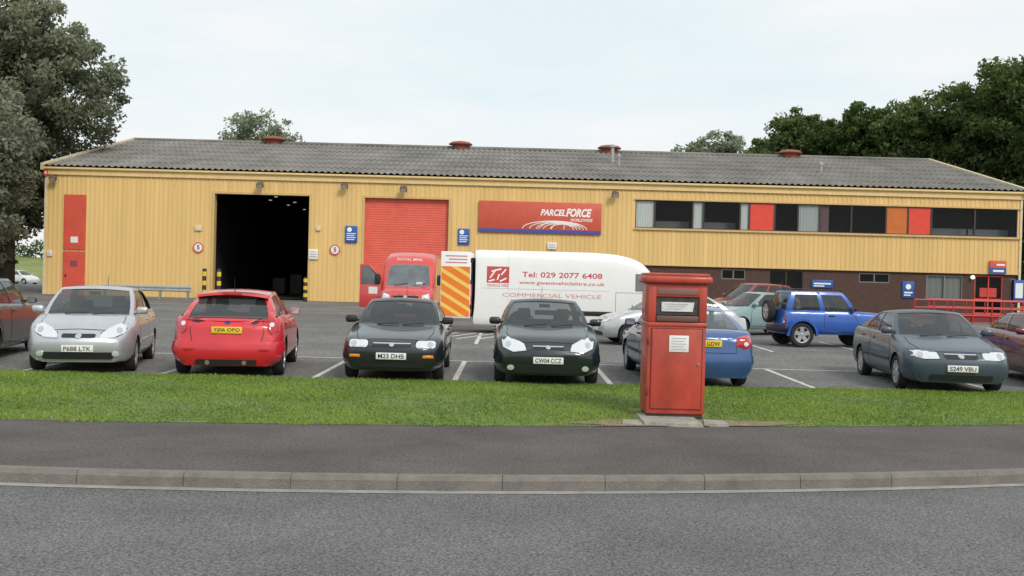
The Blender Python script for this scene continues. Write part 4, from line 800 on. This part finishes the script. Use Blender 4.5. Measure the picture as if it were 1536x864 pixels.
# ------------------------------------------------------------------ vans
def van(name, label, loc, rz, P, pm_, spokes=6):
    c = Car(); c.P = P; c.pm = pm_; P['zt'] = sprof(P['top'], P['L']); P['van'] = True; L, W, r = P['L'], P['W'], P['r']; c.root = thing(name, label, 'van', loc, rz)
    V, Fc, Mi = loft(P); b = MB(); b.v, b.f, b.m = V, Fc, Mi; obj('body', b, [pm_, DARK], c.root, 40, weld=True); c.sk = Skin(V, Fc, L)
    for a in P['ax']:
        for s in (-1, 1): put_wheel(c.root, r, spokes, (s*(W/2-.12), a-L/2, r), (0, 0, 0 if s > 0 else PI))
    return c
VGL = mat('van_glass', (.085, .10, .11), .06, coat=1., spec=1., var=.45, vscale=2.2)
VRED = paint('van_red_paint', (.62, .055, .05), .0, .38)
def red_van():
    P = dict(L=5.0, W=1.98, r=.33, zb=.25, ax=(.85, 3.75), top=[(0, .86), (.08, 1.02), (.3, 1.10), (.85, 1.24), (1.45, 2.12), (1.65, 2.3), (2.2, 2.46), (5.0, 2.48)], fn=.12, rn=.03, nose=.08, crown=.05)
    c = van('delivery_van', 'red high roof delivery van facing the camera with its driver door open', (XG(617, 40.3), 40.3, zc(40)), R(0), P, VRED); sk = c.sk; L = P['L']
    ws = obj('windscreen', decal(sk, 'front', [(-.80, 1.28), (-.3, 1.25), (.3, 1.25), (.80, 1.28), (.70, 2.03), (.3, 2.06), (-.3, 2.06), (-.70, 2.03)], .006, 0, 6), VGL, c.root, 60)
    for s in (-.5, .15): p0, p1 = sk.cast('front', s, 1.29, .02), sk.cast('front', s+.5, 1.36, .02); b = MB(); b.tube([p0, p1], .012, 5); obj('wiper', b, BLACK, ws)
    obj('paper', decal(sk, 'front', [(.30, 1.30), (.52, 1.30), (.52, 1.42), (.30, 1.42)], .009, 0, 2, 0), mat('paper', (.5, .5, .5), .6), ws)
    frontkit(c, [(.56, .80), (.58, .95), (.80, 1.02), (.86, .92), (.84, .78)], rrect(-.45, .45, .80, .96, .04), rrect(-.6, .6, .38, .52, .04), 'CE05 LVO', .62, BLACK, (.28, .4, .55, .70), (.01, .03, .045, .02), badge=.07, strip=CHROME)
    b = MB(); add_text(b, 'ROYAL MAIL', 0, 0, .95, .10, 0, .008, fn=lambda a, e: sk.cast('front', a, 2.24+e, .012)); obj('lettering', b, mat('pale_vinyl', (.75, .58, .5), .5), c.root, 0)
    for s in (-1, 1):
        b = MB(); b.box(-.1, .1, -.06, .06, -.19, .19, .05); b.xf(Matrix.Translation((s*1.13, 1.05-L/2, 1.5))); obj('mirror', b, BLACK, c.root, 40)
        if s > 0: obj('side_window', decal(sk, 'right', [(1.15, 1.3), (2.0, 1.3), (2.0, 1.95), (1.55, 1.95)], .005, 0, 4), VGL, c.root)
    b = MB(); zlo, zhi = .45, 1.28
    b.box(0, .88, -.05, .05, zlo, zhi, .025); b.box(0, .07, -.03, .03, zhi-.02, 1.6); b.prism([(.81, zhi-.02), (.88, zhi-.02), (.88, 2.0), (.81, 2.0)], -.03, .03); b.prism([(0, 1.5), (.07, 1.5), (.5, 2.02), (.88, 2.02), (.88, 1.95), (.52, 1.95)], -.032, .032)
    M = Matrix.Translation((-.97, 1.05-L/2, 0)) @ Matrix.Rotation(R(180-18), 4, 'Z'); b.xf(M); D = obj('door', b, VRED, c.root, 30)
    b = MB(); b.prism([(.07, 1.28), (.81, 1.28), (.81, 1.95), (.52, 1.95), (.07, 1.55)], -.006, .006); b.xf(M); obj('door_window', b, VGL, D)
    b = MB(); b.box(.08, .8, -.075, -.045, .55, 1.15, .02); b.xf(M); obj('door_lining', b, mat('lining_grey', (.12, .12, .13), .7), D)
    b = MB(); b.box(.15, .5, .049, .056, .95, 1.2); b.xf(M); obj('door_sticker', b, WHITE, D)
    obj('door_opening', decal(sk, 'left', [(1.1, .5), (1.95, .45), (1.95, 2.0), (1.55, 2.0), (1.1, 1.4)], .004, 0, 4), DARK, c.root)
run(red_van)
def white_van():
    VW = paint('van_white_paint', (.80, .80, .79), 0., .4, .5, .025)
    P = dict(L=6.6, W=2.0, r=.34, zb=.28, ax=(.95, 5.1), top=[(0, .9), (.08, 1.04), (.3, 1.12), (.62, 1.26), (1.15, 2.0), (1.4, 2.25), (1.75, 2.39), (2.2, 2.48), (2.9, 2.52), (6.5, 2.52), (6.6, 2.48)], fn=.12, rn=.02, nose=.06, crown=.05)
    YV = 32.6; c = van('delivery_van', 'long white high roof van seen side on with red lettering and its back door open', (XG(709, 32)+3.22, YV+.8, zc(33)-.01), R(90), P, VW); sk = c.sk; L = P['L']
    TXR = mat('vinyl_red', (.52, .07, .065), .5); TXF = mat('vinyl_red_faded', (.60, .24, .23), .5)
    def side(lc, zc_): return lambda a, e: sk.cast('left', lc-a, zc_+e, .004)
    for tx, lc, z_, w_, h_, bo, m_ in (('Tel: 029 2077 6408', 3.85, 1.83, 2.44, .17, .016, TXR), ('www.gwentvehiclehire.co.uk', 3.85, 1.57, 2.6, .14, .008, TXR), ('COMMERCIAL VEHICLE', 4.15, 1.2, 3.0, .12, .0, TXF)):
        b = MB(); add_text(b, tx, 0, 0, w_, h_, 0, bo, fn=side(lc, z_)); obj('lettering', b, m_, c.root, 0)
    lg = obj('logo', decal(sk, 'left', [(L-.46, 1.55), (L-1.14, 1.55), (L-1.14, 2.05), (L-.46, 2.05)], .003, 0, 3), TXR, c.root, 0)
    b = MB()
    for (a0, b0, a1, b1) in ((-.24, -.1, -.06, .16), (-.02, -.16, .04, .02), (.1, .0, .24, .17), (-.2, .1, .1, .18), (.06, -.2, .26, -.1), (-.28, -.2, -.1, -.15)):
        n_ = Vector((-(b1-b0), a1-a0)).normalized()*.022; b.add([side(L-.8, 1.80)(x, y)-Vector((.003, 0, 0)) for x, y in ((a0+n_.x, b0+n_.y), (a1+n_.x, b1+n_.y), (a1-n_.x, b1-n_.y), (a0-n_.x, b0-n_.y))], [(0, 1, 2, 3)])
    obj('logo_figure', b, WTXT, lg, 0)
    b = MB(); add_text(b, 'VEHICLE HIRE', 0, 0, .66, .085, 0, .005, fn=side(L-.8, 1.475)); obj('logo_lettering', b, TXR, lg, 0)
    obj('side_window', decal(sk, 'left', [(.98, 1.4), (1.62, 1.4), (1.62, 1.93), (1.32, 1.93)], .005, 0, 4), VGL, c.root)
    seamed(c, 'door', 'left', [(1.36, .5), (2.2, .45), (2.2, 1.34), (1.0, 1.34), (1.3, .8)], VW)
    obj('sliding_door_track', decal(sk, 'left', [(2.4, 1.375), (6.3, 1.375), (6.3, 1.39), (2.4, 1.39)], .003, 0, 2), mat('track_grey', (.5, .5, .5), .5), c.root)
    obj('rubbing_strip', decal(sk, 'left', [(1.45, .62), (4.65, .62), (4.65, .76), (1.45, .76)], .01, .01, 2), BLACK, c.root, 50)
    obj('windscreen', decal(sk, 'front', [(-.8, 1.36), (.8, 1.36), (.7, 2.05), (-.7, 2.05)], .006, 0, 6), VGL, c.root, 60)
    frontkit(c, [(.56, .82), (.58, .97), (.80, 1.04), (.86, .94), (.84, .80)], rrect(-.45, .45, .82, .98, .04), rrect(-.6, .6, .4, .54, .04), '', .64, BLACK, (.3, .42, .58, .74), (.01, .03, .045, .02))
    for s in (-1, 1): b = MB(); b.box(-.1, .1, -.06, .06, -.19, .19, .05); b.xf(Matrix.Translation((s*1.14, .95-L/2, 1.55))); obj('mirror', b, BLACK, c.root, 40)
    b = MB(); b.box(-1.0, -.93, L/2-.02, L/2+.06, .6, 1.6, .01); obj('tail_light', b, REDL, c.root)
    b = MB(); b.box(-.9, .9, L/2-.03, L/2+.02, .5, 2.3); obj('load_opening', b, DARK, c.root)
    m = mat('chevron_vinyl', (.85, .55, .03), .45); nt = m.node_tree; bs = nt.nodes['Principled BSDF']
    tc = nt.nodes.new('ShaderNodeTexCoord'); s = nt.nodes.new('ShaderNodeSeparateXYZ'); nt.links.new(tc.outputs['Object'], s.inputs[0])
    def mth(op, a, b=None):
        n_ = nt.nodes.new('ShaderNodeMath'); n_.operation = op
        for i, q in enumerate((a, b)):
            if q is None: continue
            if isinstance(q, (int, float)): n_.inputs[i].default_value = q
            else: nt.links.new(q, n_.inputs[i])
        return n_.outputs[0]
    v_ = mth('GREATER_THAN', mth('FRACT', mth('DIVIDE', mth('SUBTRACT', s.outputs[2], mth('MULTIPLY', s.outputs[1], .6)), .34)), .36)
    mx = nt.nodes.new('ShaderNodeMix'); mx.data_type = 'RGBA'; mx.inputs[6].default_value = (.82, .58, .12, 1); mx.inputs[7].default_value = (.80, .20, .02, 1); nt.links.new(v_, mx.inputs[0]); nt.links.new(mx.outputs[2], bs.inputs['Base Color'])
    b = MB(); b.box(-1.03, -.98, L/2+.02, L/2+.94, .45, 2.47, .02); D = obj('rear_door', b, VW, c.root, 30)
    b = MB(); b.box(-1.036, -1.031, L/2+.05, L/2+.92, .5, 2.02); obj('chevron_panel', b, m, D)
    b = MB()
    for k in range(3): b.box(-1.036, -1.031, L/2+.14, L/2+.8-.1*(k % 2), 2.12+k*.1, 2.155+k*.1)
    obj('door_lettering', b, mat('faded_red', (.55, .25, .22), .5), D)
    for z in (.75, 1.5, 2.15): b = MB(); b.box(-1.04, -.97, L/2-.03, L/2+.04, z, z+.12, .01); obj('hinge', b, BLACK, D)
    b = MB(); b.box(.95, 1.0, L/2+.02, L/2+.94, .45, 2.47, .02); obj('rear_door', b, VW, c.root, 30)
run(white_van)
def far_car():
    P = hatch(hm=SILVER); c = car('parked_car', 'small pale car far away beyond the left corner of the warehouse', 'car', (XG(30, 112), 112, -.15), R(70), P, paint('pale_far_paint', (.7, .71, .72), .1), 7, None, interior=False)
    frontkit(c, hd, None, None, None, .4)
run(far_car)
fr = MB(); fr.add([(-120, 104, -.15), (-34.2, 104, -.15), (-34.2, 124, -.15), (-120, 124, -.15)], [(0, 1, 2, 3)]); struct('side_road', fr, CPM)
bk_ = MB(); bxs = np.linspace(-160, -30, 40)
bk_.add([(x, 126, -.21) for x in bxs]+[(x, 150, 3.4+.6*math.sin(x*.13)) for x in bxs]+[(x, 175, -.21) for x in bxs], [(j*40+i, j*40+i+1, (j+1)*40+i+1, (j+1)*40+i) for j in range(2) for i in range(39)]); struct('grass_bank', bk_, mat('bank_grass', (.20, .23, .07), .95, var=.3, vscale=.4), 60)
# ------------------------------------------------------------------ trees
BARK = mat('bark', (.06, .05, .04), .95, var=.3, vscale=4, bump=.8, bscale=10)
def tree(name, label, base, crowns, size, m, trunk_r=.3, group=None, dens=1.):
    t = thing(name, label, 'tree', base, 0, group); b = MB()
    top = max(c[2] for c in crowns)
    b.tube([(0, 0, -.3), (.05, 0, top*.25), (-.1, .1, top*.55), (.1, 0, top*.9)], [trunk_r*1.25, trunk_r, trunk_r*.75, trunk_r*.3], 10)
    for c in crowns:
        for k in range(5):
            a = random.uniform(0, 2*PI); z0 = min(c[2]*.5, top*.6)*random.uniform(.7, 1.1); e = Vector((c[0]+c[3]*.7*math.cos(a), c[1]+c[4]*.7*math.sin(a), c[2]+c[5]*random.uniform(-.2, .6))); mdl = Vector((e.x*.45, e.y*.45, lerp(z0, e.z, .6)))
            b.tube([(0, 0, z0), mdl, e], [trunk_r*.4, trunk_r*.22, .03], 6)
    obj('trunk', b, BARK, t, 40)
    Cs, Vv = [], []
    for cx, cy, cz, rx, ry, rz_, n in crowns:
        n = int(n*dens); K = 150; u = rng.normal(size=(K, 3)); u /= np.linalg.norm(u, axis=1)[:, None]; rad = rng.uniform(.12, 1.0, K)**.5
        cc = u*rad[:, None]*np.array([rx, ry, rz_])+np.array([cx, cy, cz]); cr_ = rng.uniform(.13, .25, K)*(rx+rz_)/2; cv = rng.uniform(-.2, .2, K)
        idx = rng.integers(0, K, n); q = rng.normal(size=(n, 3)); q /= np.linalg.norm(q, axis=1)[:, None]; q *= (rng.uniform(0, 1, n)**.45)[:, None]
        p = cc[idx]+q*cr_[idx][:, None]*np.array([1.15, 1.15, .85]); Cs.append(p)
        rel = (p-np.array([cx, cy, cz]))/np.array([rx, ry, rz_]); Vv.append(np.clip(.42+.22*rel[:, 2]+.24*q[:, 2]+.12*(np.linalg.norm(rel, axis=1)-.7)+cv[idx]+rng.normal(0, .1, n), 0, 1))  # leaf colour carries painted shade: paler on clump tops, darker inside and low
    Cc = np.concatenate(Cs); vv = np.concatenate(Vv); n = len(Cc); A = rng.normal(size=(n, 3)); A /= np.linalg.norm(A, axis=1)[:, None]; Bq = np.cross(A, rng.normal(size=(n, 3))); Bq /= np.linalg.norm(Bq, axis=1)[:, None]
    s_ = (size*rng.uniform(.6, 1.3, n))[:, None]; V = np.stack([Cc-A*s_, Cc+Bq*s_*.5, Cc+A*s_, Cc-Bq*s_*.5], 1).reshape(-1, 3)
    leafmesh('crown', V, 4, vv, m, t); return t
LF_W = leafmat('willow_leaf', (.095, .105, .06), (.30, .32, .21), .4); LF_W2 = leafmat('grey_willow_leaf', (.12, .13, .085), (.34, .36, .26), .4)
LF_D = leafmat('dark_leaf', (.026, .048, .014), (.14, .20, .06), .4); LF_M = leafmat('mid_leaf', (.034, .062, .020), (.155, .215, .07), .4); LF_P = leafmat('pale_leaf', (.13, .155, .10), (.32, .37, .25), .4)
def tb(px, Y): return (XG(px, Y), Y, -.2)
sc = lambda Y: F/Y
def zat(px, py, Y): return Q(px, py, Y).z+.2
def trees():
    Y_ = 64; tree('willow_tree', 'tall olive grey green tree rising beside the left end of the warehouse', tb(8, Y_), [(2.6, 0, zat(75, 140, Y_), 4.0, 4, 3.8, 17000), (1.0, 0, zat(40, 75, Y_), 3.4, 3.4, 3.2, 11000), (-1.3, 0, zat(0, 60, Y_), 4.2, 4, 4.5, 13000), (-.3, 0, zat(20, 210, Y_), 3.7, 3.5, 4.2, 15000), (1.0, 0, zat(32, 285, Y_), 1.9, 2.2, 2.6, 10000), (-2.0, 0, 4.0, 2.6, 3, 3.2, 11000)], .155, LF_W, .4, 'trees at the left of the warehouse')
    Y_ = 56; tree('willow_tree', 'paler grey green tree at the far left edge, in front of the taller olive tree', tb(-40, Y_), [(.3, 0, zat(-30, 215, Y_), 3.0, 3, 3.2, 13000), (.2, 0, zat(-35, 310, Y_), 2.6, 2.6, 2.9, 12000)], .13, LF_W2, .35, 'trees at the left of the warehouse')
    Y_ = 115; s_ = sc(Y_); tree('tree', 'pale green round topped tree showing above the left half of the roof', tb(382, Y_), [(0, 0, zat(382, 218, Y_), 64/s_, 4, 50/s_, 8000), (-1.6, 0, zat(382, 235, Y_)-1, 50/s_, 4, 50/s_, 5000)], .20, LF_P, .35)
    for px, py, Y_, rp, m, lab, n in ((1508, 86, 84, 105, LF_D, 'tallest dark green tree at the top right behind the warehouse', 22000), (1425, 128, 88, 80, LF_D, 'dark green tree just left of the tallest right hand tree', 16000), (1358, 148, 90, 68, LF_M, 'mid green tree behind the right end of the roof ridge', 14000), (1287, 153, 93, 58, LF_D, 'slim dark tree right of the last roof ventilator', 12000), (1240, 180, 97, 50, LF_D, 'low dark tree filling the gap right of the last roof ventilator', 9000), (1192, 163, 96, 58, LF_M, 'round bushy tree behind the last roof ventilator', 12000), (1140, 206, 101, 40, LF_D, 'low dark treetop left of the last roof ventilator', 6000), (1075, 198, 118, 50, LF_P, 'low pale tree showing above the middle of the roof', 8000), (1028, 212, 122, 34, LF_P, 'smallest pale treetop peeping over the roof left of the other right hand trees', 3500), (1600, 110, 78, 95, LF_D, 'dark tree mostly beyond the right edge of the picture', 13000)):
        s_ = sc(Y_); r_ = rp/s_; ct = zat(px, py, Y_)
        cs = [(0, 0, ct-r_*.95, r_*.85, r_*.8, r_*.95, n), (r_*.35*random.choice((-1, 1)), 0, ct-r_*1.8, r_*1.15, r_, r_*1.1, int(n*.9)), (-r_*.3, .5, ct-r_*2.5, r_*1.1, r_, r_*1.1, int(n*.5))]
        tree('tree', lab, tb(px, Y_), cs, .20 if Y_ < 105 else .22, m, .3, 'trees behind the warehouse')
run(trees)
def hedge():
    label, x0, x1, Y, h, m, n, dep = 'distant hedge along the top of the grass bank beyond the warehouse corner', -140, -40, 151, 2.6, LF_M, 16000, 3
    q = np.stack([rng.uniform(x0, x1, n), Y+rng.normal(0, dep/2, n), np.zeros(n)], 1); q[:, 2] = 3.0+h*rng.uniform(0, 1, n)**.7*(.75+.25*np.sin(q[:, 0]*1.3)+.12*np.sin(q[:, 0]*3.7))
    A = rng.normal(size=(n, 3)); A /= np.linalg.norm(A, axis=1)[:, None]; B = np.cross(A, rng.normal(size=(n, 3))); B /= np.linalg.norm(B, axis=1)[:, None]; s_ = (.22*rng.uniform(.6, 1.3, n))[:, None]
    o = leafmesh('hedge', np.stack([q-A*s_, q+B*s_*.5, q+A*s_, q-B*s_*.5], 1).reshape(-1, 3), 4, np.clip(.3+.4*((q[:, 2]-3)/h)+rng.normal(0, .15, n), 0, 1), m); o['kind'] = 'stuff'; tag(o, label, 'hedge')  # shade painted into the leaf colour, darker towards the hedge foot
run(hedge)
if ERR: raise RuntimeError(' || '.join(ERR))
